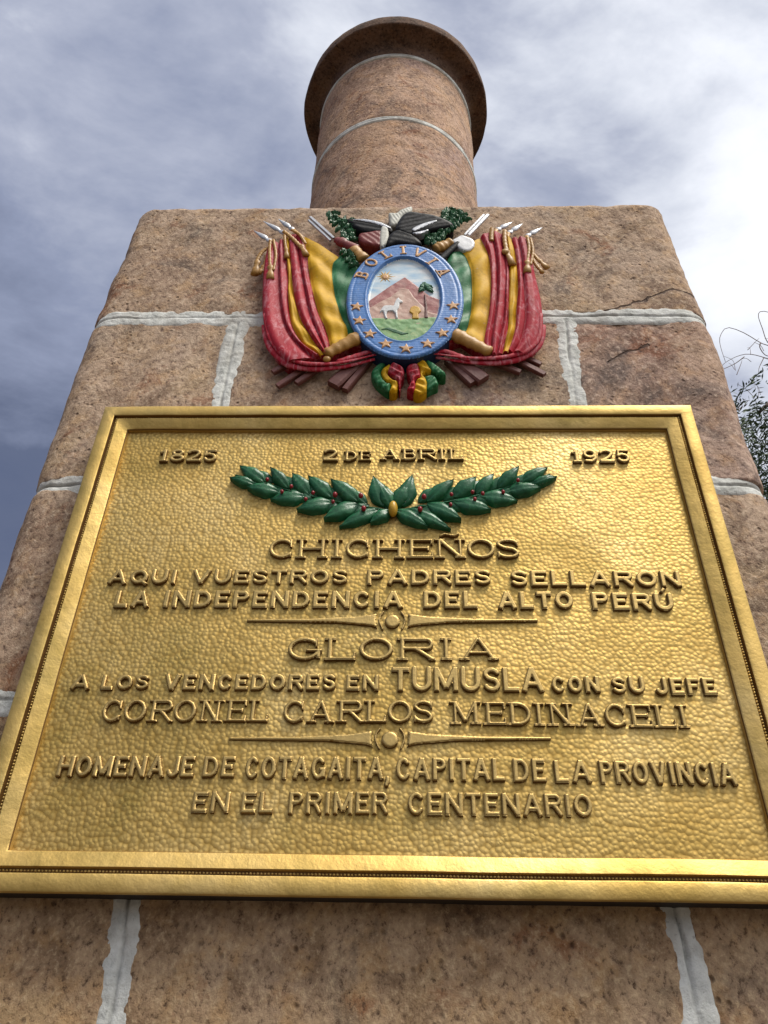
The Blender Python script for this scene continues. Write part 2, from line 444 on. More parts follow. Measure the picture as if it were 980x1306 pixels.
M_black = make_paint('black_paint', (0.007, 0.007, 0.009), (0.12, 0.125, 0.14), 0.12, rough=0.5, scale=50.0, spec=0.12)
M_sash = make_paint('sash_red', (0.22, 0.03, 0.025), (0.34, 0.10, 0.08), 0.4, rough=0.45)
M_shadow = make_paint('ring_side_shade', (0.02, 0.05, 0.14), rough=0.5)  # medallion side walls: ring blue darkened, shade put into the colour
M_palm = make_paint('palm_green', (0.035, 0.17, 0.09), (0.18, 0.40, 0.26), 0.5)
M_mount = make_paint('mountain_red', (0.40, 0.14, 0.13), (0.56, 0.32, 0.27), 0.8, scale=40.0)
M_mountl = make_paint('mountain_pale', (0.58, 0.36, 0.28), (0.66, 0.50, 0.40), 0.7)
M_meadow = make_paint('meadow_green', (0.22, 0.42, 0.17), (0.52, 0.56, 0.24), 0.6, scale=60.0)
M_llama = make_paint('llama_white', (0.78, 0.80, 0.80), (0.5, 0.52, 0.53), 0.4)
M_wheat = make_paint('wheat_yellow', (0.66, 0.36, 0.03), (0.75, 0.55, 0.10), 0.5)
t = new_mat('painted_sky'); P = t.geo
zr = t.node('ShaderNodeSeparateXYZ', ins={0: t.node('ShaderNodeMapping', ins={'Vector': P}).outputs[0]}).outputs[2]
col = t.ramp(t.noise(t.node('ShaderNodeMapping', ins={'Vector': P, 'Scale': (0.5, 1, 1.6), 'Rotation': (0, rad(15), 0)}).outputs[0], 42.0, 4.0, 0.55), [(0.3, (0.30, 0.50, 0.70)), (0.48, (0.55, 0.68, 0.76)), (0.62, (0.80, 0.82, 0.82))])
setc(t, 'Base Color', col); setc(t, 'Roughness', 0.4); M_psky = t.m

t = new_mat('earth'); P = t.geo
col = t.ramp(t.noise(P, 1.1, 8.0, 0.65), [(0.3, (0.075, 0.058, 0.042)), (0.6, (0.11, 0.088, 0.065)), (0.8, (0.15, 0.12, 0.09))])
setc(t, 'Base Color', col); setc(t, 'Roughness', 0.95)
t.l.new(bump(t, t.noise(P, 14.0, 6.0, 0.7), 0.7, 0.03), t.b.inputs['Normal']); M_earth = t.m
t = new_mat('hill_scrub'); P = t.geo
col = t.ramp(t.noise(P, 0.03, 9.0, 0.65), [(0.35, (0.10, 0.085, 0.045)), (0.55, (0.19, 0.135, 0.09)), (0.75, (0.25, 0.17, 0.12))])
setc(t, 'Base Color', col); setc(t, 'Roughness', 0.95); M_hill = t.m
t = new_mat('bark'); P = t.geo
col = t.ramp(t.noise(P, 18.0, 6.0, 0.7), [(0.3, (0.05, 0.035, 0.025)), (0.7, (0.14, 0.10, 0.075))])
setc(t, 'Base Color', col); setc(t, 'Roughness', 0.9)
t.l.new(bump(t, t.noise(P, 30.0, 5.0, 0.7), 0.9, 0.02), t.b.inputs['Normal']); M_bark = t.m
t = new_mat('twig_bark'); setc(t, 'Base Color', (0.17, 0.11, 0.09, 1)); setc(t, 'Roughness', 0.8); M_twig = t.m
t = new_mat('pepper_leaf'); P = t.geo
col = t.ramp(t.noise(P, 2.2, 4.0, 0.6), [(0.35, (0.030, 0.055, 0.018)), (0.55, (0.055, 0.095, 0.030)), (0.72, (0.10, 0.13, 0.05))])
setc(t, 'Base Color', col); setc(t, 'Roughness', 0.6); M_leaf = t.m

# ------------------------------------------------------------------ ground and hills
def ground_mesh():
    V = []; F = []; rs = [0, 1, 2, 4, 7, 12, 20, 35, 60, 110, 200, 400, 800, 1500]; n = 64
    V.append((0, 0, 0))
    for r in rs[1:]:
        for k in range(n):
            a = 2*math.pi*k/n; x, y = r*math.cos(a), r*math.sin(a)
            z = 0.0 if r < 3 else 0.05*math.sin(x*.7)*math.cos(y*.6)
            V.append((x, y, z if r < 150 else 0.0))
    for k in range(n): F.append((0, 1+k, 1+(k+1) % n))
    for j in range(len(rs)-2):
        for k in range(n):
            a = 1+j*n; b = a+n
            F.append((a+k, b+k, b+(k+1) % n, a+(k+1) % n))
    return V, F
V, F = ground_mesh(); link('ground', V, F, M_earth, kind='structure')
def hills():
    n = 160; m = 14; V = []; F = []
    A = np.linspace(0, 2*math.pi, n, endpoint=False)
    ring = np.stack([np.cos(A)*2.2, np.sin(A)*2.2, np.zeros(n)], 1)
    H = 70 + 42*fbm(ring, 1.6, 4, 3)
    for j in range(m):
        s = j/(m-1); r = 380+520*s
        prof = math.sin(min(s*1.25, 1.0)*math.pi/2)
        for k in range(n):
            w = 1+0.16*vnoise(np.array([[math.cos(A[k])*9, math.sin(A[k])*9, s*5.0]]), 1.0, 5)[0]*prof
            V.append((r*math.cos(A[k]), r*math.sin(A[k]), -1+H[k]*prof*w))
    for j in range(m-1):
        for k in range(n):
            F.append((j*n+k, (j+1)*n+k, (j+1)*n+(k+1) % n, j*n+(k+1) % n))
    link('hills', V, F, M_hill, kind='structure')
hills()

# ------------------------------------------------------------------ stone monument
HW = 0.617; CR = 0.052                     # half width, corner radius
YC = 0.617                                  # pedestal centre depth
ZT = 3.292                                  # pedestal top
JZ = [0.0, 0.52+0.75, 1.6+0.055, 1.6+0.478, 1.6+0.863, 1.6+1.288]
monument = thing('stone_monument', 'tan stone pedestal of mortared blocks carrying a short round column', 'monument', loc=(0, YC, 0))
def par(o):
    o.parent = monument; o.matrix_parent_inverse = Matrix.Translation((0, -YC, 0)); return o
GAP = 0.009
def path_block(name, path, normals, z0, z1, mat, centre, dz=0.010, ch=0.004, topround=0.0, amp=1.0, seed=0):
    """block whose visible outline is path (n,2) with outward normals; closed at the back"""
    path = np.array(path); normals = np.array(normals); n = len(path)
    hs = [0.0, ch*0.3, ch, ch*2.0]; h = z1-z0
    lev = list(z0+np.array(hs)) + list(np.arange(z0+0.02, z1-max(0.02, topround), dz)) + \
          (list(z1-np.array([ch*2.0, ch, ch*0.3, 0.0])) if not topround else list(z1-topround*(1-np.sin(np.linspace(0, math.pi/2, 7)))))
    lev = sorted(lev)
    inset = []
    for z in lev:
        a = min(z-z0, 9); i1 = ch*(1-math.sqrt(max(0, 1-(1-min(a/ch, 1))**2)))
        rr = topround if topround else ch
        a = z1-z; i2 = rr*(1-math.sqrt(max(0, 1-(1-min(a/rr, 1))**2)))
        inset.append(i1+i2)
    V = []
    for z, ins in zip(lev, inset):
        for k in range(n):
            V.append((path[k, 0]-normals[k, 0]*ins, path[k, 1]-normals[k, 1]*ins, z))
    P = np.array(V); N = np.tile(normals, (len(lev), 1))
    d = amp*(0.0026*fbm(P, 7.0, 2, seed) + 0.0018*fbm(P, 26.0, 3, seed+9, 0.6))
    # chipped arrises
    ed = np.repeat([1.0-smooth01(min(z-z0, z1-z)/0.03) for z in lev], n)
    d = d - 0.002*ed*(0.5+0.5*vnoise(P, 16.0, seed+3))*amp
    P[:, 0] += N[:, 0]*d; P[:, 1] += N[:, 1]*d
    edz = np.repeat([(1.0 if z > z1-0.02 else 0.0) for z in lev], n)
    P[:, 2] += edz*(0.0035*fbm(P, 22.0, 2, seed+5) - 0.002)*amp
    L = len(lev); F = []
    for j in range(L-1):
        for k in range(n-1):
            F.append((j*n+k, j*n+k+1, (j+1)*n+k+1, (j+1)*n+k))
        F.append((j*n+n-1, j*n, (j+1)*n, (j+1)*n+n-1))
    V = P.tolist()
    for j, flip in ((0, True), (L-1, False)):
        zc = V[j*n+n//2][2]; c = len(V); V.append((centre[0], centre[1], zc))
        for k in range(n):
            f = (j*n+k, j*n+(k+1) % n, c); F.append(f[::-1] if flip else f)
    return par(link(name, V, F, mat))
def foot(x0, x1, d0, d1, step=0.010):
    """front footprint from x0 to x1; a side at +-HW gets a rounded corner and goes back to depth d"""
    pts = []; nr = []
    def add(x, y, nx, ny): pts.append((x, y)); nr.append((nx, ny))
    if x0 <= -HW+1e-6:
        for y in np.arange(d0, CR, -0.03): add(-HW, y, -1, 0)
        for a in np.linspace(0, math.pi/2, 9): add(-HW+CR-CR*math.cos(a), CR-CR*math.sin(a), -math.cos(a), -math.sin(a))
        xs = -HW+CR
    else:
        add(x0, d0, -1, 0); add(x0, 0.006, -1, 0); add(x0+0.002, 0.002, -.7, -.7); xs = x0+0.006; add(xs, 0, 0, -1)
    xe = HW-CR if x1 >= HW-1e-6 else x1-0.006
    for x in np.arange(xs+step, xe-step*0.4, step): add(x, 0, 0, -1)
    if x1 >= HW-1e-6:
        for a in np.linspace(0, math.pi/2, 9): add(HW-CR+CR*math.sin(a), CR-CR*math.cos(a), math.sin(a), -math.cos(a))
        for y in np.arange(CR+0.03, d1+0.001, 0.03): add(HW, y, 1, 0)
    else:
        add(xe, 0, 0, -1); add(x1-0.002, 0.002, .7, -.7); add(x1, 0.006, 1, 0); add(x1, d1, 1, 0)
    return pts, nr
def side_block(sx, y0, y1, z0, z1, seed):
    """plain block filling a side face behind the corner block"""
    ys = [y0, y0+0.008] + list(np.arange(y0+0.03, y1-0.02, 0.03)) + [y1-0.008, y1]
    pts = [(sx*HW*0.55, y0)] + [(sx*(HW-(0.006 if y in (y0, y1) else 0)), y) for y in ys] + [(sx*HW*0.55, y1)]
    nr = [(0, -1)] + [(sx, 0)]*len(ys) + [(0, 1)]
    if sx < 0: pts = pts[::-1]; nr = nr[::-1]
    path_block('stone_block', pts, nr, z0, z1, M_stone_pink, (sx*HW*0.75, (y0+y1)/2), dz=0.03, seed=seed)
def back_block(x0, x1, z0, z1, seed):
    D = 2*YC
    xs = np.arange(x0, x1+0.001, 0.03)
    pts = [(x1, D-0.3)] + [(x, D) for x in xs[::-1]] + [(x0, D-0.3)]
    nr = [(1, 0)] + [(0, 1)]*len(xs) + [(-1, 0)]
    path_block('stone_block', pts, nr, z0, z1, M_stone_pink, ((x0+x1)/2, D-0.15), dz=0.05, seed=seed)
verts_at = {0: [-0.30, 0.335], 1: [-0.02], 2: [-0.305, 0.335], 3: [-0.02], 4: [-0.312, 0.325]}
for ci in range(5):
    z0, z1 = JZ[ci], JZ[ci+1]; a = z0+(GAP if ci else 0); b = z1-GAP
    cuts = [-HW]+verts_at[ci]+[HW]
    vis = ci >= 2
    for k in range(len(cuts)-1):
        x0 = cuts[k]+(GAP if k else 0); x1 = cuts[k+1]-(GAP if k < len(cuts)-2 else 0)
        pts, nr = foot(x0, x1, 0.42, 0.42, 0.010 if vis else 0.03)
        mat = M_stone_low if ci <= 2 else (M_stone if x0 < 0.2 else M_stone_pink)
        path_block('stone_block', pts, nr, a, b, mat, ((x0+x1)/2, 0.2), dz=0.010 if vis else 0.03, seed=ci*7+k*3)
    for sx in (-1, 1): side_block(sx, 0.42+2*GAP, 2*YC-0.32, a, b, ci*5+sx)
    back_block(-HW, -0.01, a, b, ci+40); back_block(0.01, HW, a, b, ci+50)
# top block: one big stone with worn rounded top edge
pts, nr = foot(-HW, HW, 2*YC-0.02, 2*YC-0.02, 0.008)
# the cap stone narrows a little towards its top at the corners
o = path_block('stone_block', pts, nr, JZ[5]+GAP, ZT, M_stone, (0, YC), dz=0.010, topround=0.030, amp=1.25, seed=77)
vv = np.array([v.co for v in o.data.vertices])
tt = np.clip((vv[:, 2]-JZ[5])/0.38, 0, 1)
vv[:, 0] *= 1-0.036*tt*smooth01((np.abs(vv[:, 0])-0.30)/0.3)
o.data.vertices.foreach_set('co', vv.ravel()); o.data.update()
# mortar core behind the joints
Vc, Fc = [], []
c0 = HW-0.012
for z in (0.01, 3.0):
    for x, y in ((-c0, 0.012), (c0, 0.012), (c0, 2*YC-0.012), (-c0, 2*YC-0.012)):
        k = 0.03
        Vc += [(x-math.copysign(k, x), y, z), (x, y+(k if y < YC else -k), z)] if (x < 0) == (y > YC) else [(x, y+(k if y < YC else -k), z), (x-math.copysign(k, x), y, z)]
Fc = [tuple(range(8))[::-1], tuple(range(8, 16))]+[(i, (i+1) % 8, 8+(i+1) % 8, 8+i) for i in range(8)]
par(link('mortar_core', Vc, Fc, M_mortar, smooth=False))
def mortar_strip(pts, nr, across, width, seed, proud=0.0004, extra_w=0.0014):
    """smeared joint along pts (n,3) with outward normals nr (n,3); across = unit vector over the joint"""
    pts = np.array(pts); nr = np.array(nr); n = len(pts); m = 23; corner = np.clip((np.abs(pts[:, 0])-(HW-0.06))/0.05, 0, 1)*0.004; V = []; G = []
    base = np.arange(n)*0.0
    wob = vnoise(pts, 9.0, seed)*0.0016+vnoise(pts, 40.0, seed+1)*0.0008
    wl = width/2+extra_w*vnoise(pts, 30.0, seed+2)+0.0012*vnoise(pts, 75.0, seed+4); wr = width/2+extra_w*vnoise(pts, 27.0, seed+3)+0.0012*vnoise(pts, 80.0, seed+5)
    gd = 0.5+0.5*vnoise(pts, 14.0, seed+6); gw = vnoise(pts, 20.0, seed+8)*0.003
    for i in range(n):
        for j in range(m):
            u = (j/(m-1))*2-1
            off = (u*wr[i] if u > 0 else u*wl[i])
            gv = math.exp(-((off-gw[i])/0.0020)**2)
            e = 1-abs(u)**8
            h = proud*(1-u*u) - 0.007*gv*gd[i]-0.004*abs(u)**6
            V.append(pts[i]+across*(off+wob[i])+nr[i]*(h-corner[i])); G.append(min(1, gv*gd[i]*1.2))
    V = np.array(V); V += np.repeat(nr, m, 0)*(fbm(V, 70.0, 3, seed+11, 0.6)*0.0012)[:, None]
    F = [(i*m+j, i*m+j+1, (i+1)*m+j+1, (i+1)*m+j) for i in range(n-1) for j in range(m-1)]
    if np.dot(np.cross(pts[1]-pts[0], across), nr[0]) < 0: F = [f for f in F]
    else: F = [f[::-1] for f in F]
    o = link('mortar_joint', V, F, M_mortar)
    a = o.data.attributes.new('groove', 'FLOAT', 'POINT'); a.data.foreach_set('value', G)
    return par(o)
ZAX = np.array([0, 0, 1.0]); XAX = np.array([1.0, 0, 0])
fp, fn = foot(-HW, HW, 0.9, 0.9, 0.0032)
for ci in range(2, 6):
    mortar_strip([(x, y, JZ[ci]) for x, y in fp], [(a, b, 0) for a, b in fn], ZAX, 0.049, ci*13, )
for ci in range(1, 5):
    for x in verts_at[ci]:
        zs = np.arange(JZ[ci]+0.012, JZ[ci+1]-0.010, 0.0032)
        mortar_strip([(x+0.003*math.sin(z*9), 0.0, z) for z in zs], [(0, -1, 0)]*len(zs), XAX, 0.048, ci*31+int(x*10)+50)

# round column of drums and its disc capital
CX_, CY_, CRAD = -0.028, YC, 0.293
def drum(name, prof, seed, mat=M_stone_col, n=144, amp=1.0):
    V = []; prof = np.array(prof)
    A = np.linspace(0, 2*math.pi, n, endpoint=False)
    for r, z in prof:
        for a in A: V.append((CX_+r*math.cos(a), CY_+r*math.sin(a), z))
    P = np.array(V); N = np.tile(np.stack([np.cos(A), np.sin(A)], 1), (len(prof), 1))
    d = amp*(0.0032*fbm(P, 7.0, 2, seed)+0.0016*fbm(P, 28.0, 2, seed+4))
    P[:, :2] += N*d[:, None]
    F = [(j*n+k, j*n+(k+1) % n, (j+1)*n+(k+1) % n, (j+1)*n+k) for j in range(len(prof)-1) for k in range(n)]
    F.append(tuple(range(n))[::-1]); F.append(tuple((len(prof)-1)*n+k for k in range(n)))
    return par(link(name, P, F, mat))
def drum_prof(z0, z1, r, ch=0.007):
    zs = [z0, z0+ch*.4, z0+ch]+list(np.arange(z0+0.02, z1-0.015, 0.012))+[z1-ch, z1-ch*.4, z1]
    return [(r-(ch if z in (z0, z1) else ch*.35 if min(z-z0, z1-z) < ch*.6 else 0), z) for z in zs]
R1, R2 = 1.6+2.708, 1.6+3.168
drum('column_drum', drum_prof(ZT-0.09, 3.675, CRAD), 1)
drum('column_drum', drum_prof(3.687, R1-0.007, CRAD), 2)
drum('column_drum', drum_prof(R1+0.007, R2-0.006, CRAD+0.001), 3)
cp = [(CRAD-0.004, R2+0.006), (CRAD, R2+0.012), (CRAD+0.001, R2+0.045), (CRAD+0.004, R2+0.066), (CRAD+0.009, R2+0.078), (CRAD+0.018, R2+0.088), (CRAD+0.030, R2+0.094),
      (0.350, R2+0.096), (0.361, R2+0.097), (0.3645, R2+0.0995), (0.3655, R2+0.106), (0.366, R2+0.13), (0.364, R2+0.155), (0.358, R2+0.168), (0.34, R2+0.178)]
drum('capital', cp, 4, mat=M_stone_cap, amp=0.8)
def ring_joint(z, seed, w=0.014):
    A = np.linspace(0, 2*math.pi, 240); n = len(A); m = 9; V = []; G = []
    base = np.stack([np.cos(A)*CRAD, np.sin(A)*CRAD, A*0], 1)
    wn = w/2+0.0045*vnoise(base, 10.0, seed)+0.002*vnoise(base, 50.0, seed+1); gd = 0.5+0.5*vnoise(base, 6.0, seed+2); gw = 0.002*vnoise(base, 15.0, seed+7)
    for i, a in enumerate(A):
        for j in range(m):
            u = j/(m-1)*2-1; gv = math.exp(-((u*wn[i]-gw[i])/0.0022)**2); e = 1-abs(u)**4
            r = CRAD+0.0045*e-0.006*gv*gd[i]-0.006*(1-e)
            V.append((CX_+r*math.cos(a), CY_+r*math.sin(a), z+u*wn[i])); G.append(min(1, gv*gd[i]*1.2))
    F = [(i*m+j, (i+1)*m+j, (i+1)*m+j+1, i*m+j+1) for i in range(n-1) for j in range(m-1)]
    o = link('mortar_joint', V, F, M_mortar); a = o.data.attributes.new('groove', 'FLOAT', 'POINT'); a.data.foreach_set('value', G)
    par(o)
ring_joint(3.681, 3); ring_joint(R1, 5, 0.034); ring_joint(R2, 8, 0.024)

# ------------------------------------------------------------------ gilded plaque
PX0, PX1, PZ0, PZ1 = -0.4994, 0.4994, 1.6+0.2222, 1.6+1.0003
YB = -0.045; YP = -0.030
plaque = thing('gilded_plaque', 'large gilded metal plaque with raised lettering mounted on the stone pedestal', 'plaque', loc=(0, 0, PZ0))
def pp(o, parent=None):
    o.parent = parent or plaque
    if parent is None: o.matrix_parent_inverse = Matrix.Translation((0, 0, -PZ0))
    return o
prof = [(0.004, 0.004), (0.002, -0.02), (0.0005, YB+0.008), (0.000, YB+0.004), (0.000, YB+0.003), (0.001, YB+0.0008), (0.003, YB), (0.0195, YB), (0.0212, YB+0.001),
        (0.0222, YB+0.0065), (0.0272, YB+0.0065), (0.0282, YB+0.002), (0.0290, YB+0.0012), (0.0305, YB+0.0016), (0.0455, YB+0.0068), (0.0475, YB+0.0078), (0.0485, YB+0.0098), (0.0490, YP+0.003)]
def frame_mesh(prof):
    m = len(prof); nseg = 60
    corners = [(PX0, PZ0), (PX1, PZ0), (PX1, PZ1), (PX0, PZ1)]; ins = [(1, 1), (-1, 1), (-1, -1), (1, -1)]
    ring = []
    for c in range(4):
        a, b = corners[c], corners[(c+1) % 4]; ia, ib = ins[c], ins[(c+1) % 4]
        for k in range(nseg):
            u = k/nseg; ring.append(((a[0]+(b[0]-a[0])*u, a[1]+(b[1]-a[1])*u), (ia, ib, u), (a, b)))
    V = []
    for (p, (ia, ib, u), (a, b)) in ring:
        for s, y in prof:
            xa, za = a[0]+ia[0]*s, a[1]+ia[1]*s; xb, zb = b[0]+ib[0]*s, b[1]+ib[1]*s
            V.append((xa+(xb-xa)*u, y, za+(zb-za)*u))
    n = len(ring); P = np.array(V)
    w = fbm(P, 10.0, 2, 21)*0.0005+vnoise(P, 60.0, 23)*0.00025
    P[:, 1] += w; P[:, 0] += vnoise(P, 12.0, 24)*0.0006; P[:, 2] += vnoise(P, 12.0, 25)*0.0006
    F = [(i*m+j, i*m+j+1, ((i+1) % n)*m+j+1, ((i+1) % n)*m+j) for i in range(n) for j in range(m-1)]
    return P, F, m
P_, F_, m_ = frame_mesh(prof)
mi = [2 if (i % (m_-1)) in (0, 1) else 1 if (i % (m_-1)) in (8, 9, 15) else 0 for i in range(len(F_))]
o = link('frame', P_, F_, [M_gold, M_gold_dark, M_dark], smooth=True, midx=mi); pp(o)
for e in o.data.polygons: pass
o.data.set_sharp_from_angle(angle=rad(38)) if hasattr(o.data, 'set_sharp_from_angle') else None
# bead row in the groove
V, F = [], []
Vb = np.array([(0, 0, 1), (0, 0, -1), (1, 0, 0), (-1, 0, 0), (0, -1, 0), (.7, -.7, 0), (-.7, -.7, 0), (0, -.7, .7), (0, -.7, -.7), (.7, 0, .7), (-.7, 0, .7), (.7, 0, -.7), (-.7, 0, -.7)])
FB = [(0, 10, 7), (0, 7, 9), (10, 3, 6), (10, 6, 7), (7, 6, 4), (7, 4, 5), (7, 5, 9), (9, 5, 2), (1, 8, 12), (1, 11, 8), (12, 6, 3), (12, 8, 6), (8, 4, 6), (8, 5, 4), (8, 11, 5), (11, 2, 5)]
bp = []
s = 0.0247; st = 0.0042
for x in np.arange(PX0+s, PX1-s, st): bp += [(x, PZ0+s), (x, PZ1-s)]
for z in np.arange(PZ0+s, PZ1-s, st): bp += [(PX0+s, z), (PX1-s, z)]
for x, z in bp:
    k = len(V); r = 0.0019*random.uniform(.8, 1.1)
    V += (Vb*r+np.array([x, YB+0.0060, z])).tolist(); F += [tuple(i+k for i in f) for f in FB]
pp(link('bead_moulding', V, F, M_gold, kind='stuff'))
# underside / back board
bx = [(PX0+0.03, 0.012, PZ0+0.03), (PX1-0.03, 0.012, PZ0+0.03), (PX1-0.03, 0.012, PZ1-0.03), (PX0+0.03, 0.012, PZ1-0.03)]
bx += [(x, -0.0285, z) for x, _, z in bx]
pp(link('back_board', bx, [(0, 1, 2, 3), (7, 6, 5, 4), (0, 4, 5, 1), (1, 5, 6, 2), (2, 6, 7, 3), (3, 7, 4, 0)], M_gold_dark, smooth=False))
# hammered panel sheet
nx, nz = 220, 170
X, Z = np.meshgrid(np.linspace(PX0+0.047, PX1-0.047, nx), np.linspace(PZ0+0.047, PZ1-0.047, nz))
P = np.stack([X.ravel(), np.full(X.size, YP), Z.ravel()], 1)
P[:, 1] += 0.0008*fbm(P, 6.0, 3, 31)
F = [(j*nx+i, j*nx+i+1, (j+1)*nx+i+1, (j+1)*nx+i) for j in range(nz-1) for i in range(nx-1)]
pp(link('panel', P, F, M_gold_panel))

# ---- lettering: each glyph is drawn with strokes and cast as relief
def arc(cx, cy, rx, ry, a0, a1, n=14):
    return [(cx+rx*math.cos(rad(a)), cy+ry*math.sin(rad(a))) for a in np.linspace(a0, a1, n)]
WID = {'A': 1.02, 'B': .88, 'C': .9, 'D': .92, 'E': .80, 'F': .76, 'G': .96, 'H': .96, 'I': .34, 'J': .72, 'L': .74, 'M': 1.12, 'N': .96, 'Ñ': .96,
       'O': .98, 'P': .84, 'Q': .98, 'R': .92, 'S': .82, 'T': .84, 'U': .92, 'Ú': .92, 'V': 1.0, ',': .26, '1': .55, '2': .95, '5': .92, '8': .95, '9': .92}
SER = {'I': .52, 'H': 1.16, 'N': 1.12, 'Ñ': 1.12, 'M': 1.3, 'E': .94, 'L': .92, 'R': 1.08, 'A': 1.15, 'D': 1.0}
def glyph_sdf(ch, w, h, th, serif):
    """w,h,th in metres -> function P->sd"""
    S = []; t = th; m = t/2; tn = th*(0.72 if serif else 0.95); mn = tn/2; k = h*(0.15 if serif else 0.0); sh = th*0.55
    def L(a, b, q=None): S.append(('b', a, b, q or t))
    def PTH(p, q=None): S.append(('p', p, q or t))
    def sf(x, y, l=None):
        if serif:
            l = l or (t/2+k); yy = y+(sh/2 if y < h/2 else -sh/2)
            L((x-l, yy), (x+l, yy), sh)
    def stem(x, y0=0, y1=h, q=None, s0=True, s1=True):
        L((x, y0), (x, y1), q)
        if s0: sf(x, y0)
        if s1: sf(x, y1)
    i0 = m+(k if serif else 0)            # stem inset
    if ch == 'I': stem(w/2)
    elif ch in 'HNÑ':
        q = tn if (serif and ch != 'H') else t
        stem(i0, q=q, s0=True, s1=True); stem(w-i0, q=q)
        if ch == 'H': L((i0, h/2), (w-i0, h/2), tn)
        else: L((i0+0.0, h-m*.3), (w-i0, m*.3), t)
        if ch == 'Ñ':
            c = w/2; PTH([(c-.28*w, h*1.17), (c-.16*w, h*1.27), (c, h*1.22), (c+.16*w, h*1.17), (c+.28*w, h*1.27)], th*.62)
    elif ch == 'E' or ch == 'F':
        stem(i0); L((i0, h-mn), (w-mn*.2, h-mn), tn)
        L((i0, h*.52), (w*.82, h*.52), tn)
        if ch == 'E': L((i0, mn), (w, mn), tn)
        if serif:
            L((w-sh*.5, h*.72), (w-sh*.5, h), sh); L((w*.82, h*.42), (w*.82, h*.62), sh)
            if ch == 'E': L((w-sh*.2, 0), (w-sh*.2, h*.3), sh)
    elif ch == 'L':
        stem(i0); L((i0, mn), (w, mn), tn)
        if serif: PTH([(w-sh, sh*.5), (w-sh*.4, h*.30)], sh)
    elif ch == 'T':
        stem(w/2, s1=False); L((0, h-mn), (w, h-mn), tn)
        if serif: L((sh/2, h*.74), (sh/2, h), sh); L((w-sh/2, h*.74), (w-sh/2, h), sh)
    elif ch in 'OQ':
        PTH(arc(w/2, h/2, w/2-m, h/2-mn, 0, 360, 28), [t*(0.82+.18*abs(math.cos(rad(a)))) if serif else t for a in np.linspace(0, 360, 28)])
        if ch == 'Q': L((w*.55, h*.30), (w*.98, -h*.04), t*.85)
    elif ch in 'CG':
        a1 = 318 if ch == 'C' else 330
        PTH(arc(w/2, h/2, w/2-m, h/2-mn, 42, a1, 22), t*.95)
        if serif: L((w*.86, h*.58), (w*.86, h*.97), sh); 
        if serif and ch == 'C': L((w*.86, h*.08), (w*.88, h*.30), sh)
        if ch == 'G': L((w-m, h*.08), (w-m, h*.45), t*.95); L((w*.55, h*.43), (w+(k*.3), h*.43), tn)
    elif ch == 'D':
        stem(i0); PTH([(i0, h-mn), (w*.45, h-mn)]+arc(w*.45, h/2, w*.55-m, h/2-mn, 90, -90, 16)+[(i0, mn)], t*.92)
    elif ch in 'PRB':
        stem(i0); c = .52 if ch != 'B' else .53; rr = (h-mn-h*c)/2
        top = w-m-(0.04*w if ch == 'B' else 0)
        PTH([(i0, h-mn), (top-rr, h-mn)]+arc(top-rr, h-mn-rr, rr, rr, 90, -90, 12)+[(i0, h*c)], t*.88)
        if ch == 'R':
            PTH([(w*.50, h*c), (w*.68, h*.34), (w-m*.9, mn*.9)], t*.95)
            if serif: L((w*.86, sh/2), (w+k*.5, sh/2), sh)
        if ch == 'B':
            rb = (h*c-mn)/2
            PTH([(i0, h*c), (w-m-rb, h*c)]+arc(w-m-rb, mn+rb, rb, rb, 90, -90, 12)+[(i0, mn)], t*.88)
    elif ch == 'S':
        rx, ry = w/2-m, (h-2*mn)/4
        p = arc(w/2, h-mn-ry, rx, ry, 22, 180, 10)+[(w*.30, h*.56), (w*.5, h*.51), (w*.72, h*.46)]+arc(w/2, mn+ry, rx, ry, 0, -158, 10)
        p = spline(p, 34).tolist(); PTH(p, t*.92)
        if serif: L((w*.91, h*.66), (w*.91, h*.98), sh); L((w*.09, h*.02), (w*.09, h*.34), sh)
    elif ch in 'UÚ':
        r = w/2-m; ry = min(h*.42, r)
        PTH([(m, h-m*.6), (m, mn+ry)]+arc(w/2, mn+ry, r, ry, 180, 360, 14)+[(w-m, h-m*.6)], t)
        L((m, h*.6), (m, h)); L((w-m, h*.6), (w-m, h))
        if ch == 'Ú': L((w*.45, h*1.08), (w*.66, h*1.30), th*.7)
    elif ch == 'V': L((m*.9, h), (w/2, m*.2)); L((w-m*.9, h), (w/2, m*.2))
    elif ch == 'A':
        e = k*.9 if serif else 0; wl = tn if serif else t
        L((m*.8+e, 0), (w/2, h-m*.1), wl); L((w-m*.8-e, 0), (w/2, h-m*.1), t); L((w*.24, h*.32), (w*.76, h*.32), tn*.9)
        if serif: L((0, sh/2), (2*e+t, sh/2), sh); L((w-2*e-t, sh/2), (w, sh/2), sh)
    elif ch == 'M':
        q = tn if serif else t
        stem(i0, q=q, s1=False); stem(w-i0, q=t, s1=False)
        L((i0, h-m*.4), (w/2, h*.12), t); L((w-i0, h-m*.4), (w/2, h*.12), q)
        if serif: L((i0-k-m, h-sh/2), (i0+m, h-sh/2), sh); L((w-i0-m, h-sh/2), (w-i0+k+m, h-sh/2), sh)
    elif ch == 'J':
        PTH([(w-m, h*.9), (w-m, h*.3)]+arc(w/2, h*.3, w/2-m, h*.3-mn, 0, -170, 12), t); L((w-m, h*.5), (w-m, h))
        if serif: sf(w-m, h)
    elif ch == ',': PTH([(w*.5, h*.08), (w*.55, -h*.06), (w*.25, -h*.22)], t*.9)
    elif ch == '1': stem(w*.55, s1=False); PTH([(w*.08, h*.74), (w*.32, h*.82), (w*.5, h*.96)], tn); L((w*.05, sh*.4), (w*1.0, sh*.4), sh)
    elif ch == '2':
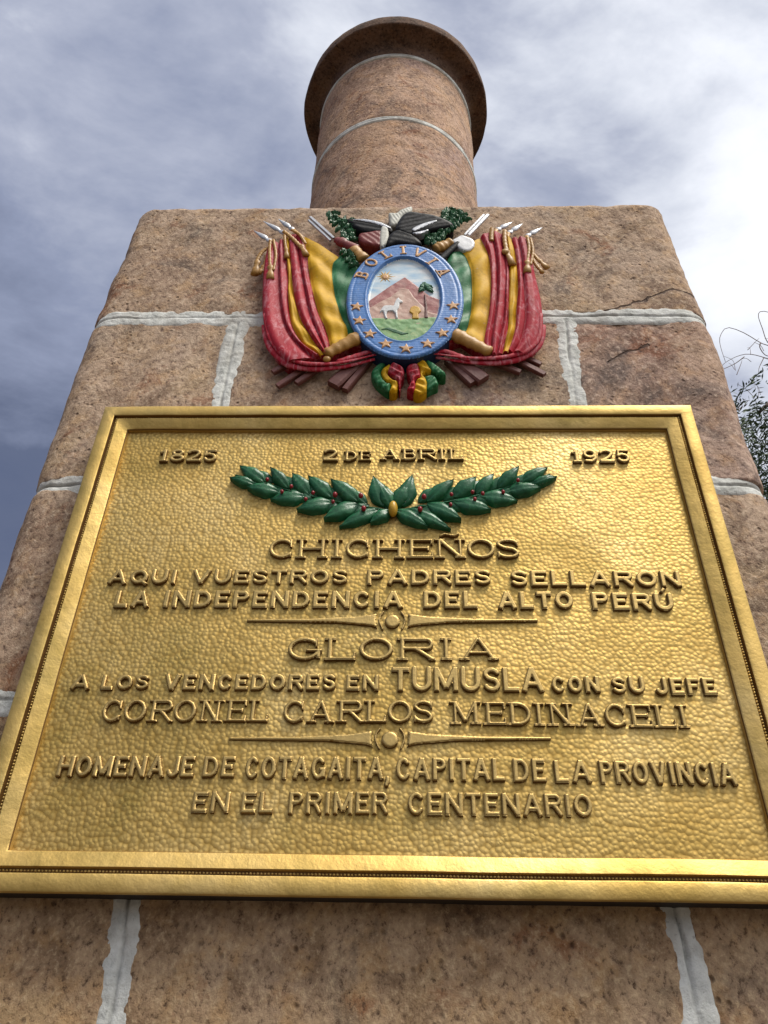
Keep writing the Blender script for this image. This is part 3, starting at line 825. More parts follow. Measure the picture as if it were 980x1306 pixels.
        p = arc(w*.48, h*.70, w*.40-m*.3, h*.30-mn, 165, -30, 12)+[(w*.55, h*.34), (w*.12, h*.12)]
        PTH(spline(p, 24).tolist(), t*.9); L((w*.04, mn*1.1), (w*.98, mn*1.1), t*.95); L((w*.94, 0), (w*.94, h*.24), sh)
    elif ch == '5':
        L((w*.16, h-mn), (w*.9, h-mn), tn); L((w*.17, h*.48), (w*.22, h), tn)
        PTH([(w*.17, h*.52), (w*.40, h*.64)]+arc(w*.50, mn+h*.25, w*.46-m, h*.30-mn*.5, 88, -160, 14), t*.9)
    elif ch == '8':
        PTH(arc(w/2, h*.74, w*.36-m*.5, h*.26-mn, 0, 360, 18), t*.85); PTH(arc(w/2, h*.28, w*.5-m, h*.28-mn, 0, 360, 20), t*.95)
    elif ch == '9':
        PTH(arc(w/2, h*.66, w*.48-m, h*.34-mn, 0, 360, 20), t*.9); PTH([(w-m, h*.66), (w*.86, h*.3), (w*.6, mn), (w*.2, h*.12)], t*.85)
    def f(P):
        d = np.full(len(P), -1e9)
        for s in S:
            d = np.maximum(d, sd_box(P, s[1], s[2], s[3]) if s[0] == 'b' else sd_path(P, s[1], s[2]))
        return d
    return f
gl_cache = {}
YL = YP  # letters sit on the panel
LH = 0.0062
def letter_mesh(ch, w, h, th, serif, mat, H=LH, cell=0.0009, bev=0.0016):
    key = (ch, round(w, 4), round(h, 4), serif, mat.name)
    if key in gl_cache: return gl_cache[key]
    hf = lambda d, P: H*(0.72+0.28*np.sqrt(np.maximum(1-(1-np.clip(d/bev, 0, 1))**2, 0)))
    V, F = relief(glyph_sdf(ch, w, h, th, serif), (-.15*w-.002, w*1.15+.002, -h*.3, h*1.4), cell, hf, 0.002)
    me = bpy.data.meshes.new('letter'); me.from_pydata(V, [], F); me.materials.append(mat)
    me.polygons.foreach_set('use_smooth', [True]*len(me.polygons)); me.update()
    gl_cache[key] = me; return me
def word(txt, x0, x1, yt0, yb0, yt1=None, yb1=None, serif=False, th=0.19, gap=0.16):
    """word between photo columns x0,x1; top/bottom rows at both ends"""
    yt1 = yt0 if yt1 is None else yt1; yb1 = yb0 if yb1 is None else yb1
    Y = YP-LH*0.8
    A = at(x0, yb0, Y); B = at(x1, yb1, Y); A2 = at(x0, yt0, Y); B2 = at(x1, yt1, Y)
    h = (A2[2]-A[2]+B2[2]-B[2])/2
    ws = [(SER.get(c, WID[c]) if serif else WID[c]) for c in txt]
    tot = sum(ws)+gap*(len(txt)-1); W = B[0]-A[0]; sc_ = W/tot; x = A[0]
    for c, w in zip(txt, ws):
        ww = w*sc_; me = letter_mesh(c, ww, h, h*th, serif, M_letter)
        o = bpy.data.objects.new('letter', me); C.objects.link(o)
        u = (x-A[0])/W
        o.location = (x, YP+0.0004, A[2]+(B[2]-A[2])*u); pp(o)
        o.rotation_euler = (0, rad(random.uniform(-.6, .6)), 0)
        x += (w+gap)*sc_
D = dict
word('1825', 202, 276, 573, 588, serif=True, th=.24, gap=.10)
word('2', 411, 431, 572, 587, serif=True, th=.24)
word('DE', 438, 473, 575, 587, serif=True, th=.22, gap=.08)
word('ABRIL', 484, 592, 572, 586, serif=True, th=.20, gap=.06)
word('1925', 731, 806, 573, 589, serif=True, th=.24, gap=.10)
word('CHICHEÑOS', 342, 664, 687, 711, serif=True, th=.17, gap=.05)
word('AQUI', 136, 224, 726, 744, th=.255)
word('VUESTROS', 243, 443, 726, 744, th=.255)
word('PADRES', 468, 627, 726, 745, th=.255)
word('SELLARON', 652, 871, 727, 747, 728, 748, th=.255)
word('LA', 144, 189, 753, 774, th=.255)
word('INDEPENDENCIA', 206, 514, 753, 774, 753, 775, th=.255)
word('DEL', 540, 610, 753, 775, th=.255)
word('ALTO', 636, 733, 754, 776, th=.255)
word('PERÚ', 757, 862, 756, 777, 756, 779, th=.255)
word('GLORIA', 366, 637, 813, 841, serif=True, th=.17, gap=.10)
word('A', 88, 113, 860, 879, th=.26)
word('LOS', 127, 188, 860, 879, th=.26)
word('VENCEDORES', 207, 428, 859, 880, th=.26)
word('EN', 441, 483, 860, 880, th=.26)
word('TUMUSLA', 499, 695, 850, 881, 851, 882, th=.205, gap=.10)
word('CON', 705, 767, 862, 883, th=.26)
word('SU', 782, 825, 863, 884, th=.26)
word('JEFE', 838, 917, 864, 886, th=.26)
word('CORONEL', 127, 341, 892, 920, serif=True, th=.17, gap=.06)
word('CARLOS', 360, 553, 893, 921, serif=True, th=.17, gap=.05)
word('MEDINACELI', 574, 883, 895, 923, 898, 928, serif=True, th=.17, gap=.05)
word('HOMENAJE', 70, 246, 963, 990, 964, 991, th=.215, gap=.12)
word('DE', 257, 298, 964, 991, th=.215)
word('COTAGAITA,', 311, 497, 964, 993, 965, 994, th=.205, gap=.12)
word('CAPITAL', 505, 645, 965, 995, 967, 996, th=.205, gap=.12)
word('DE', 656, 698, 967, 997, th=.205)
word('LA', 709, 756, 969, 998, th=.205)
word('PROVINCIA', 767, 943, 970, 999, 972, 1002, th=.205, gap=.12)
word('EN', 243, 291, 1009, 1036, th=.215)
word('EL', 306, 347, 1009, 1037, th=.215)
word('PRIMER', 367, 495, 1009, 1038, th=.205)
word('CENTENARIO', 520, 758, 1010, 1039, 1012, 1042, th=.205, gap=.13)
# ---- divider bars with a ball in the middle
def divider(cx, cy, half, s):
    L = [(-half, -3.2*s/1.0), (-half*.55, -4.2*s), (-half*.25, -7.0*s), (-23*s, -11*s), (-24*s, -4*s), (-22*s, 9*s), (-32*s, 6*s), (-half*.4, 1.6*s), (-half, 0.2*s)]
    for sg in (-1, 1):
        pts = [(cx-sg*x, cy+y) for x, y in L]
        poly = px_poly(pts, YP-LH)
        bb = (poly[:, 0].min(), poly[:, 0].max(), poly[:, 1].min(), poly[:, 1].max())
        hf = lambda d, P: 0.0045*(0.7+0.3*np.sqrt(np.maximum(1-(1-np.clip(d/.002, 0, 1))**2, 0)))
        V, F = relief(lambda P: sd_poly(P, poly), bb, 0.0012, hf, 0.002)
        o = link('divider_bar', V, F, M_letter); o.location = (0, YP+0.0003, 0); pp(o)
        # small bracket arc
        a = spline(px_poly([(cx+sg*13.0*s, cy-14*s), (cx+sg*17.5*s, cy-8*s), (cx+sg*18.5*s, cy), (cx+sg*14*s, cy+11*s)], YP-LH), 9)
        V, F = relief(lambda P: sd_path(P, a.tolist(), 0.0024), (a[:, 0].min()-.002, a[:, 0].max()+.002, a[:, 1].min()-.002, a[:, 1].max()+.002), 0.0008, hf, 0.002)
        o = link('divider_scroll', V, F, M_letter); o.location = (0, YP+0.0003, 0); pp(o)
    c = at(cx, cy, YP-LH); r = abs(at(cx+11*s, cy, YP-LH)[0]-c[0])
    V, F = relief(lambda P: r-np.sqrt(((P-[c[0], c[2]])**2).sum(1)), (c[0]-r, c[0]+r, c[2]-r, c[2]+r), 0.0012,
                  lambda d, P: 0.0052*(0.6+0.4*np.sqrt(np.maximum(1-(1-np.clip(d/.004, 0, 1))**2, 0))), 0.002)
    o = link('divider_boss', V, F, M_letter); o.location = (0, YP+0.0003, 0); pp(o)
divider(500.5, 791, 186, 0.88)
divider(497.5, 942, 206, 1.0)

# ---- painted laurel sprig cast on the plaque (part > leaves, berries)
sprig_pts = [(300, 604), (340, 615), (380, 627), (425, 637), (465, 644), (501, 649), (537, 644), (577, 637), (622, 627), (662, 615), (702, 603)]
YS = YP-0.008
sp = spline([at(x, y, YS) for x, y in sprig_pts], 60)
V, F = tube(sp-np.array([0, -0.004, 0]), [0.0016+0.0004*math.sin(i*1.7) for i in range(60)], 8)
sprig = link('laurel_sprig', V, F, M_leafg, label='dark green painted laurel sprig with red berries'); pp(sprig)
def leaf_mesh(b, tp, wid, lift0, lift1, droop=0.0, seed=0, cup=0.0026, nu=15, nv=11):
    b = np.array(b); tp = np.array(tp); ax = tp-b; L = np.linalg.norm(ax); ax /= L
    yv = np.array([0, -1.0, 0]); sd_ = np.cross(ax, yv); sd_ /= np.linalg.norm(sd_)
    rr = random.Random(seed); ph = rr.uniform(0, 6)
    V = []; F = []
    for i in range(nu):
        u = i/(nu-1)
        w = wid*0.5*(math.sin(math.pi*u**0.80)**0.95)*(1-0.10*u)
        if u > .92: w *= (1-u)/.08*.8+.05
        w = max(w, 0.0004)
        w *= 1+0.07*math.sin(u*16+ph)
        for j in range(nv):
            v = j/(nv-1)*2-1
            bend = droop*math.sin(u*math.pi)*0.3
            rid = cup*math.exp(-(v/.16)**2)*0.7*(1-u*.6)
            vein = 0.0016*math.sin((u*9+abs(v)*-2.6)*2*math.pi*.7)*min(1, abs(v)*3)*(1-abs(v))
            y = lift0+(lift1-lift0)*u+cup*2.2*(1-v*v)*math.sin(math.pi*min(1, u*1.05)) - rid*0.9*(1 if abs(v) < .3 else .2) + vein
            if j in (0, nv-1): y = -0.006
            p = b+ax*(u*L)+sd_*(v*w+bend*wid)
            V.append((p[0], YP-max(y, -0.006), p[2]))
    for i in range(nu-1):
        for j in range(nv-1):
            F.append((i*nv+j, (i+1)*nv+j, (i+1)*nv+j+1, i*nv+j+1))
    return V, F
leaves = [  # base, tip, width px
    ((338, 613), (304, 594.5), 15), ((326, 617), (294.5, 608), 12), ((368, 621), (344, 596), 15), ((395, 629), (371, 603.5), 16),
    ((424, 633), (394.5, 608), 17), ((458, 638), (423.7, 611), 17), ((489, 644), (477.5, 606.5), 19), ((500, 646), (484, 617), 15),
    ((356, 625), (314, 623), 15), ((390, 631), (345, 637), 17), ((424, 639), (378, 648), 18), ((458, 641), (415, 663), 18),
    ((483, 648), (434, 672), 15), ((499, 649), (474, 667), 14)]
for mir in (0, 1):
    for k, (b, tp, w) in enumerate(leaves):
        if mir:
            b = (1003-b[0], b[1]-0.5); tp = (1003-tp[0]+random.uniform(-2, 3), tp[1]+random.uniform(-2, 1.5))
            if k == 12: tp = (577, 673)
            if k == 13: tp = (545, 671); w = 16
        tp = (tp[0]+random.uniform(-2, 2), tp[1]+random.uniform(-1.5, 1.5))
        B = at(*b, YS); T = at(*tp, YS)
        wd = w*0.00118*1.6
        V, F = leaf_mesh(B, T, wd*random.uniform(.9, 1.1), 0.005, 0.008+0.002*(k % 3), seed=k+mir*50, cup=0.0026)
        sb = B+(T-B)*random.uniform(-.10, .0)+np.array([(-1 if not mir else 1)*-.013, 0, random.uniform(-.003, .003)]); st_ = sb+(T-B)*random.uniform(.72, .86)
        if k < 12:
            v2, f2 = leaf_mesh(sb, st_, wd*.8, 0.001, 0.003, seed=k+mir*50+200, cup=0.0022); o = link('leaf', v2, f2, M_leafg); o.parent = sprig
        o = link('leaf', V, F, M_leafg); o.parent = sprig
berries = [(341, 611), (371.6, 620), (399.4, 628), (427.5, 630.5), (460.3, 631.6), (359.7, 626.5), (390, 636), (424.8, 639.5), (464, 648),
           (541, 633), (536, 649), (576, 630), (575, 643), (603, 627), (616, 629), (606, 636), (642, 627), (661, 612)]
for k, (x, y) in enumerate(berries):
    c = at(x, y, YP-0.014); V, F = ball((c[0], YP-0.013, c[2]), 0.0040 if k in (3, 4, 8, 9, 10) else 0.0030, 1, 1.1, 1.25)
    o = link('berry', V, F, M_berry); o.parent = sprig
c = at(501.5, 647, YP-0.014); V, F = ball((c[0], YP-0.010, c[2]), 0.0085, 0.85, 1.1, 1.7, 14, 10)
o = link('knot', V, F, M_knot); o.parent = sprig

# ------------------------------------------------------------------ coat of arms
arms = thing('coat_of_arms', 'painted coat of arms relief with blue oval, flags and condor above the plaque', 'coat of arms', loc=(0.014, 0, 2.9))
DEPTH = 0.60; arms.scale = (1, DEPTH, 1)
def ap(o, parent=None):
    if parent is None:
        o.parent = arms; o.matrix_parent_inverse = Matrix.Translation((-0.014, 0, -2.9))
    else: o.parent = parent
    return o
def flag(rails, mats, label, seed=0, Yr=0.030, nS=44, nb=7, amps=None):
    """rails: photo polylines top->bottom. Between two rails the cloth bulges; the border falls back to the stone"""
    R = []
    for r in rails:
        R.append(spline([(x, y) for x, y in r], nS))
    cols = []; dep = []; mid = []
    for a in range(len(R)-1):
        for j in range(nb + (1 if a == len(R)-2 else 0)):
            u = j/nb
            cols.append(R[a]*(1-u)+R[a+1]*u)
            bulge = 2.1*(amps[a] if amps else 0.008)*math.sin(math.pi*u**0.6)**0.7
            dep.append(bulge)
            if not (a == len(R)-2 and j == nb): mid.append(mats[a])
    nc = len(cols); V = []
    s_par = np.linspace(0, 1, nS)
    for i, (c, b) in enumerate(zip(cols, dep)):
        for k in range(nS):
            wave = 0.0016*math.sin(i*0.85+k*0.10+seed+1.3*math.sin(i*.21))+0.0012*math.sin(i*0.22-k*0.25+seed*2)
            Y = Yr+b*(0.55+0.45*math.sin(min(1, s_par[k]*1.3+.15)*math.pi/2))+wave*0.7+0.010*s_par[k]*0.6
            Y += (0.0048*math.sin(k*0.62-i*(0.20 if seed < 3 else -0.20)+seed+.8*math.sin(k*.17)) if mats[min(i//nb, len(mats)-1)] else 0.0)*min(1, k/6)
            p = at(c[k][0], c[k][1], -0.036); V.append([p[0], -Y, p[2]])
    F = []; mi = []
    for i in range(nc-1):
        for k in range(nS-1):
            F.append((i*nS+k, (i+1)*nS+k, (i+1)*nS+k+1, i*nS+k+1)); mi.append(mid[i])
    # skirt back to the wall
    loop = [k for k in range(nS)]+[i*nS+nS-1 for i in range(1, nc)]+[(nc-1)*nS+k for k in range(nS-2, -1, -1)]+[i*nS for i in range(nc-2, 0, -1)]
    n0 = len(V)
    for q in loop: V.append(list(V[q])); V.append([V[q][0], 0.01, V[q][2]])
    for a in range(len(loop)):
        b = (a+1) % len(loop); F.append((n0+2*a, n0+2*b, n0+2*b+1, n0+2*a+1)); mi.append(0)
    o = link('flag', V, F, [M_red, M_yellow, M_green], midx=mi, label=label); return ap(o)
Lr = [
    [(343, 309), (338, 330), (335.5, 356), (335, 394), (338.7, 422), (348, 446), (366, 465)],
    [(356, 308), (356, 335), (357, 360), (360, 394), (367, 420), (382, 441), (402, 458)],
    [(364, 305), (366, 330), (367.4, 356), (368, 379), (372, 413), (387, 440), (409, 456)],
    [(369, 302), (369.5, 318), (371, 337), (375, 375), (383, 405), (398, 432), (415, 455)],
    [(378, 298), (381, 318), (385, 345), (391, 375), (397, 402), (408, 430), (419, 456)],
    [(387, 301), (392, 325), (394, 345), (398, 367), (406, 398), (417, 424), (424, 456)],
    [(432, 326), (424, 338), (425, 363), (432, 394), (442, 417), (446, 440)],
    [(455, 322), (458, 340), (458, 365), (460, 400), (466, 420), (462, 440)]]
flag(Lr, [0, 0, 1, 0, 0, 1, 2], 'left draped red, yellow and green flag', 1, nb=12, amps=[.008, .008, .006, .009, .007, .007, .004])
Rr = [
    [(571, 322), (570, 340), (572, 365), (570, 400), (564, 425), (565, 442)],
    [(588.7, 319), (598, 333), (602, 356), (602, 384), (598, 413), (588, 432)],
    [(613, 302), (623, 323), (626, 346), (626, 375), (623, 405), (618, 432), (618, 454)],
    [(627, 296), (633, 323), (635, 350), (635, 378), (632, 406), (628, 432), (627, 455)],
    [(640, 297), (644, 320), (646, 346), (645, 375), (643, 406), (638, 432), (634, 455)],
    [(646, 300), (649, 327), (650, 342), (650, 367), (649, 394), (648, 419), (641, 452)],
    [(653, 304), (658, 324), (660, 344), (661, 367), (659, 394), (657, 421), (648, 451)],
    [(661, 303), (666, 325), (668, 348), (670, 378), (670, 409), (664, 436), (654, 452)],
    [(675, 305), (679, 325), (682, 346), (690, 382), (692, 413), (687, 436), (672, 454)]]
flag(Rr, [2, 1, 0, 0, 0, 1, 0, 0], 'right draped red, yellow and green flag', 4, nb=12, amps=[.004, .007, .009, .009, .006, .006, .008, .009])
def swag(pts, r, Y, mat=M_red, flat=.8):
    P = spline([at(x, y, -Y) for x, y in pts], 26)
    V, F = tube(P, [r*(0.45+0.55*math.sin(math.pi*min(1, .12+i/25*1.0)))*(1+.08*math.sin(i*1.3)) for i in range(26)], 12, flat=flat)
    return ap(link('flag_hem', V, F, mat))
swag([(337, 415), (341, 435), (352, 452), (368, 465), (390, 470), (420, 470), (448, 466), (478, 458)], .0075, .034)
swag([(338, 400), (344, 428), (360, 451), (386, 463), (420, 464), (448, 460), (480, 452)], .0055, .043)
swag([(430, 461), (452, 455), (472, 449), (488, 452)], .006, .040)
swag([(693, 415), (690, 435), (676, 451), (650, 461), (620, 463), (590, 461), (556, 456)], .0075, .034)
swag([(690, 400), (688, 428), (674, 446), (646, 455), (612, 457), (585, 455), (552, 451)], .0055, .043)
swag([(600, 459), (582, 453), (566, 448), (548, 452)], .006, .040)
# poles and rifle butts sticking out below
def bar(name, a, b, wpx, Y, mat, hgt=.012, taper=1.0):
    A = at(*a, -Y); B = at(*b, -Y); ax = B-A; L = np.linalg.norm(ax); ax /= L
    s_ = np.cross(ax, (0, -1, 0)); s_ /= np.linalg.norm(s_); w = wpx*0.00145/2; V = []; F = []
    yv = np.array([0, -1.0, 0])
    sec = [(-1, -1), (-1, .6), (-.7, 1), (.7, 1), (1, .6), (1, -1)]
    for i, u in enumerate(np.linspace(0, 1, 8)):
        ww = w*(1+(taper-1)*u)*(0.93 if i in (0, 7) else 1)
        for x, y in sec: V.append(A+ax*L*u+s_*x*ww+yv*(y*hgt*(0.9 if i in (0, 7) else 1)))
    n = 6
    for i in range(7):
        for k in range(n): F.append((i*n+k, i*n+(k+1) % n, (i+1)*n+(k+1) % n, (i+1)*n+k))
    F += [tuple(range(n))[::-1], tuple(7*n+k for k in range(n))]
    o = link(name, V, F, mat, smooth=False); return ap(o)
for a, b, w in [((348, 475), (380, 458), 8), ((354, 493), (392, 468), 8), ((378, 489), (412, 466), 8)]:
    bar('flag_pole', a, b, w, .018, M_brown, .007)
for a, b, w in [((690, 465), (660, 452), 7), ((695, 478), (650, 455), 8), ((664, 475), (625, 460), 8)]:
    bar('flag_pole', a, b, w, .018, M_brown, .007)
bar('rifle_butt', (425, 492), (462, 458), 19, .016, M_brown, .012, .8); bar('rifle_butt', (440, 498), (472, 460), 9, .012, M_brown, .010, .8)
bar('rifle_butt', (617, 485), (580, 458), 20, .016, M_brown, .012, .8); bar('rifle_butt', (603, 490), (570, 460), 11, .012, M_brown, .010, .8)
# spearheads
def spear(tip, base, seed=0):
    T = at(*tip, -.026); B = at(*base, -.026); L = np.linalg.norm(T-B); P = [B+(T-B)*u for u in (0, .06, .10, .17, .22, .27, .30, .42, .6, .8, 1.0)]
    r = [.0045, .0048, .0060, .0066, .0050, .0035, .0045, .0072, .0056, .0030, .0004]
    V, F = tube(P, r, 12, flat=.8); ap(link('spearhead', V, F, M_silver))
for tp, b in [((324, 294), (347, 309)), ((336, 282), (365, 299)), ((355, 279), (375, 294)), ((692, 290), (671, 302)), ((667, 285), (648, 298)), ((654, 283), (633, 294))]: spear(tp, b)
# short shafts under spear heads
for a, b in [((346, 308), (343, 325)), ((364, 298), (375, 312)), ((374, 293), (390, 306)), ((672, 301), (677, 318)), ((649, 297), (645, 312)), ((634, 293), (627, 305))]:
    V, F = tube([at(*a, -.026), at(*b, -.030)], [.0045, .0045], 10); ap(link('flag_pole', V, F, M_tan))
# bayonets
bar('bayonet', (396, 277), (426, 304), 4.5, .030, M_silver, .004); bar('bayonet', (394, 281), (422, 307), 4.0, .026, M_silver, .004)
bar('bayonet', (623, 274), (598, 300), 5.0, .030, M_silver, .004); bar('bayonet', (618, 274), (593, 300), 4.0, .026, M_silver, .004)
def cyl(name, a, b, ra, rb, Y, mat, bands=(), **kw):
    A = at(*a, -Y); B = at(*b, -Y); n = 21; P = [A+(B-A)*i/(n-1) for i in range(n)]
    R = []
    for i in range(n):
        u = i/(n-1); r = ra+(rb-ra)*u
        for c, w, e in bands:
            if abs(u-c) < w: r += e
        R.append(r)
    R[0] *= .6; R[-1] *= .6
    V, F = tube(P, R, 16, **kw); return ap(link(name, V, F, mat))
cyl('rifle_sling', (428, 305), (456, 318), .009, .012, .032, M_sash, [(.3, .12, .003)])
cyl('rifle_band', (450, 317), (465, 331), .013, .014, .036, M_tan, [(.5, .1, -.002)])
cyl('rifle_barrel', (586, 309), (560, 333), .007, .008, .040, M_black)
cyl('rifle_band', (577, 309), (555, 318), .014, .013, .034, M_tan, [(.3, .1, -.002), (.7, .08, .002)])
relief_px('axe_head', [(577, 306), (583, 302), (589, 299), (596, 301), (603, 304), (606, 310), (602, 317), (594, 319), (587, 316), (581, 311)], .046, .006, .006, M_white, None); ap(bpy.context.scene.collection.objects[-1])
# cannon barrels
B1 = [(.08, .05, .002), (.30, .04, .002), (.52, .03, .0015), (.78, .05, .002)]
cyl('cannon', (415, 452), (462, 428), .0105, .0155, .046, M_tan, B1); cyl('cannon', (627, 450), (577, 425), .0105, .0155, .046, M_tan, B1)
for p in [(417, 458)]:
    V, F = ball(at(*p, -.046), .0075); ap(link('cannon_knob', V, F, M_tan))
# cords and tassels
def cord(pts, r=.0034, Y=.044, tassel=None):
    P = spline([at(x, y, -Y) for x, y in pts], 26)
    V, F = tube(P, [r*(1+.18*math.sin(i*2.2)) for i in range(26)], 8)
    if tassel:
        a, b, w = tassel; A = at(*a, -Y); Bp = at(*b, -Y)
        v2, f2 = tube([A+(Bp-A)*u for u in (0, .12, .28, .36, .6, 1.0)], [w*.35, w*.75, w*.7, w*.45, w*.85, w], 12)
        V, F = cat([(V, F), (v2, f2)])
    ap(link('tassel_cord', V, F, M_tan))
cord([(345, 306), (344, 320), (345, 344)], tassel=((345, 338), (345, 356), .0085))
cord([(349, 306), (352, 325), (349, 345)], r=.003)
cord([(342, 316), (334, 322), (328, 332), (326, 340)], r=.004, Y=.034, tassel=((329, 332), (325, 350), .009))
cord([(340, 326), (338, 338), (334, 347)], r=.004, Y=.032, tassel=((337, 338), (330, 349), .006))
cord([(362, 295), (372, 303), (382, 313), (388, 320)], r=.0045, tassel=((384, 312), (391, 326), .0075))
cord([(372, 293), (382, 299), (390, 311)], r=.0034)
cord([(363, 300), (364, 312), (366, 322)], r=.003, tassel=((365, 316), (366, 329), .006))
cord([(673, 302), (675, 318), (672, 338)], tassel=((673, 332), (673, 348), .0085))
cord([(677, 304), (680, 320), (677, 338)], r=.003)
cord([(677, 320), (684, 328), (690, 335)], r=.004, Y=.034, tassel=((687, 331), (698, 342), .007))
cord([(678, 326), (683, 336), (688, 343)], r=.004, Y=.032, tassel=((685, 337), (692, 348), .005))
cord([(644, 294), (644, 306), (646, 318), (651, 334)], r=.0048, tassel=((646, 318), (654, 338), .008))
cord([(628, 291), (627, 300), (627, 307)], r=.005)
V, F = ball(at(645, 321, -.046), .0085); ap(link('tassel_knot', V, F, M_tan))

# ---- oval medallion
YR = .062
cM = at(516.5, 384, -YR); xl = at(441.5, 384, -YR)[0]; xr = at(592, 384, -YR)[0]; zt = at(516, 310.5, -YR)[2]; zb = at(516, 456, -YR)[2]
ox, oz, oa, ob = (xl+xr)/2, (zt+zb)/2, (xr-xl)/2, (zt-zb)/2
il = at(469, 382, -YR)[0]; ir = at(562, 382, -YR)[0]; it_ = at(516, 328, -YR)[2]; ib = at(516, 433.5, -YR)[2]
ix, iz, ia, ibb = (il+ir)/2, (it_+ib)/2, (ir-il)/2, (it_-ib)/2
def sd_ell(P, cx, cz, a, b):
    X = P[:, 0]-cx; Z = P[:, 1]-cz; k = np.sqrt((X/a)**2+(Z/b)**2)+1e-9
    gr = np.sqrt((X/a**2)**2+(Z/b**2)**2)/k+1e-9
    return (1-k)/gr
def medal_h(d, P):
    inner = sd_ell(P, ix, iz, ia, ibb)
    rim = np.sqrt(np.maximum(1-(1-np.clip(d/.006, 0, 1))**2, 0))
    h = .054+.008*rim - .0012*np.exp(-((d-.011)/.0018)**2)
    h = h+0.0018*np.exp(-((inner+.004)/.0022)**2)
    h = h - .012*smooth01((inner+.004)/.008)
    # fine engraved horizontal lines of the enamel field
    h = h + np.where(inner < -.006, 0.0002*np.sin(P[:, 1]*2*math.pi/.0062), 0)
    return h
V, F = relief(lambda P: sd_ell(P, ox, oz, oa, ob), (ox-oa, ox+oa, oz-ob, oz+ob), .0014, medal_h, 0.01)
mi = []
VA = np.array(V)
for f in F:
    c = VA[list(f)].mean(0); ii = sd_ell(np.array([[c[0], c[2]]]), ix, iz, ia, ibb)[0]
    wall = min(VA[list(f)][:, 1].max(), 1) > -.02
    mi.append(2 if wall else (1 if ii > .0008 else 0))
medal = ap(link('medallion', V, F, [M_blue, M_psky, M_shadow], midx=mi, label='blue oval medallion with stars and a painted landscape'))
def mrelief(name, pts, H, bev, mat, Y=None, curved=True, cell=.0010, extra=None, px=True):
    Yb = .0495 if Y is None else Y
    poly = px_poly(pts, -(Yb+H)) if px else np.array(pts)
    if curved: poly = curve_poly(poly)
    # clip to the inner field
    f = lambda P: np.minimum(sd_poly(P, poly), sd_ell(P, ix, iz, ia, ibb)+.0005) if Y is None else sd_poly(P, poly)
    bb = (poly[:, 0].min(), poly[:, 0].max(), poly[:, 1].min(), poly[:, 1].max())
    V, F = relief(f, bb, cell, dome(H, bev, extra, back=Yb), -(Yb-.004))
    o = link(name, V, F, mat); o.parent = medal; return o
def mpy(o): return o
nz_ = lambda s, a: (lambda P: a*vnoise(np.stack([P[:, 0], P[:, 0]*0, P[:, 1]], 1), s, 3))
mrelief('mountain', [(460, 391), (480, 377), (497, 365), (516.5, 353), (524, 358), (534, 366), (548, 377), (570, 385), (575, 412), (455, 412)], .0022, .004, M_mount, curved=False, extra=nz_(90, .0008))
mrelief('foothill', [(458, 400), (482, 386), (498, 378), (512, 367), (522, 368), (528, 378), (540, 390), (548, 398), (570, 402), (570, 414), (455, 414)], .0032, .003, M_mountl, curved=False, extra=nz_(110, .0008))
mrelief('meadow', [(455, 407), (480, 405), (516, 406.5), (545, 404), (580, 404), (575, 440), (516, 450), (455, 440)], .0042, .003, M_meadow, curved=False, extra=nz_(120, .0012))
sunp = []
for k in range(24):
    a = 2*math.pi*k/24; r = (13 if k % 4 == 0 else 10) if k % 2 == 0 else 4.2
    sunp.append((491.5+r*math.cos(a)*1.1, 352.5+r*.72*math.sin(a)))
mrelief('sun_rays', sunp, .0016, .0015, M_wheat, curved=False, cell=.0008)
mrelief('sun_disc', [(491.5+4.2*math.cos(a), 352.5+3.2*math.sin(a)) for a in np.linspace(0, 2*math.pi, 12, endpoint=False)], .0035, .004, M_peach, cell=.0008)
mrelief('llama', [(487, 392), (490, 389), (497, 388.5), (502, 389), (504, 384), (506, 380), (509, 378.5), (510.5, 381), (514, 383), (514, 385), (510, 386), (509.5, 391), (507, 395), (507.5, 400), (508, 405), (505, 405.5), (504, 399), (501, 396), (497, 396), (494, 397), (493, 401), (495, 405.5), (491.5, 406), (490, 401), (489, 397), (487, 396), (485, 399), (484.5, 396)], .0075, .0022, M_llama, curved=False, cell=.0008)
mrelief('palm_trunk', [(541, 375), (543.5, 375), (545, 390), (546.5, 405), (541.5, 405), (542, 390)], .007, .0015, M_brown, curved=False, cell=.0008)
for k in range(11):
    a = rad(-25+k*23+random.uniform(-5, 5)); r = random.uniform(9, 11.5); c0 = (542.5, 367)
    e = (c0[0]+r*math.cos(a), c0[1]-r*.85*math.sin(a)+1.2); m_ = (c0[0]+r*.5*math.cos(a), c0[1]-r*.55*math.sin(a)-1.6)
    nx_, ny_ = -math.sin(a)*1.9, -math.cos(a)*1.9
    mrelief('palm_frond', [c0, (m_[0]+nx_, m_[1]+ny_), e, (m_[0]-nx_, m_[1]-ny_)], .0085+.0008*(k % 3), .0012, M_palm, curved=False, cell=.0008)
mrelief('wheat_sheaf', [(522, 397), (524, 391), (529, 389), (535, 391), (537.5, 396), (534, 399.5), (534.5, 406), (525.5, 406), (526, 400)], .0072, .0022, M_wheat, curved=False, cell=.0008)
mrelief('rock_crack', [(484, 420), (495, 417), (506, 420), (517, 424), (524, 424), (513, 427), (503, 424), (493, 420)], .0058, .001, M_leafdark, curved=False, cell=.0008)
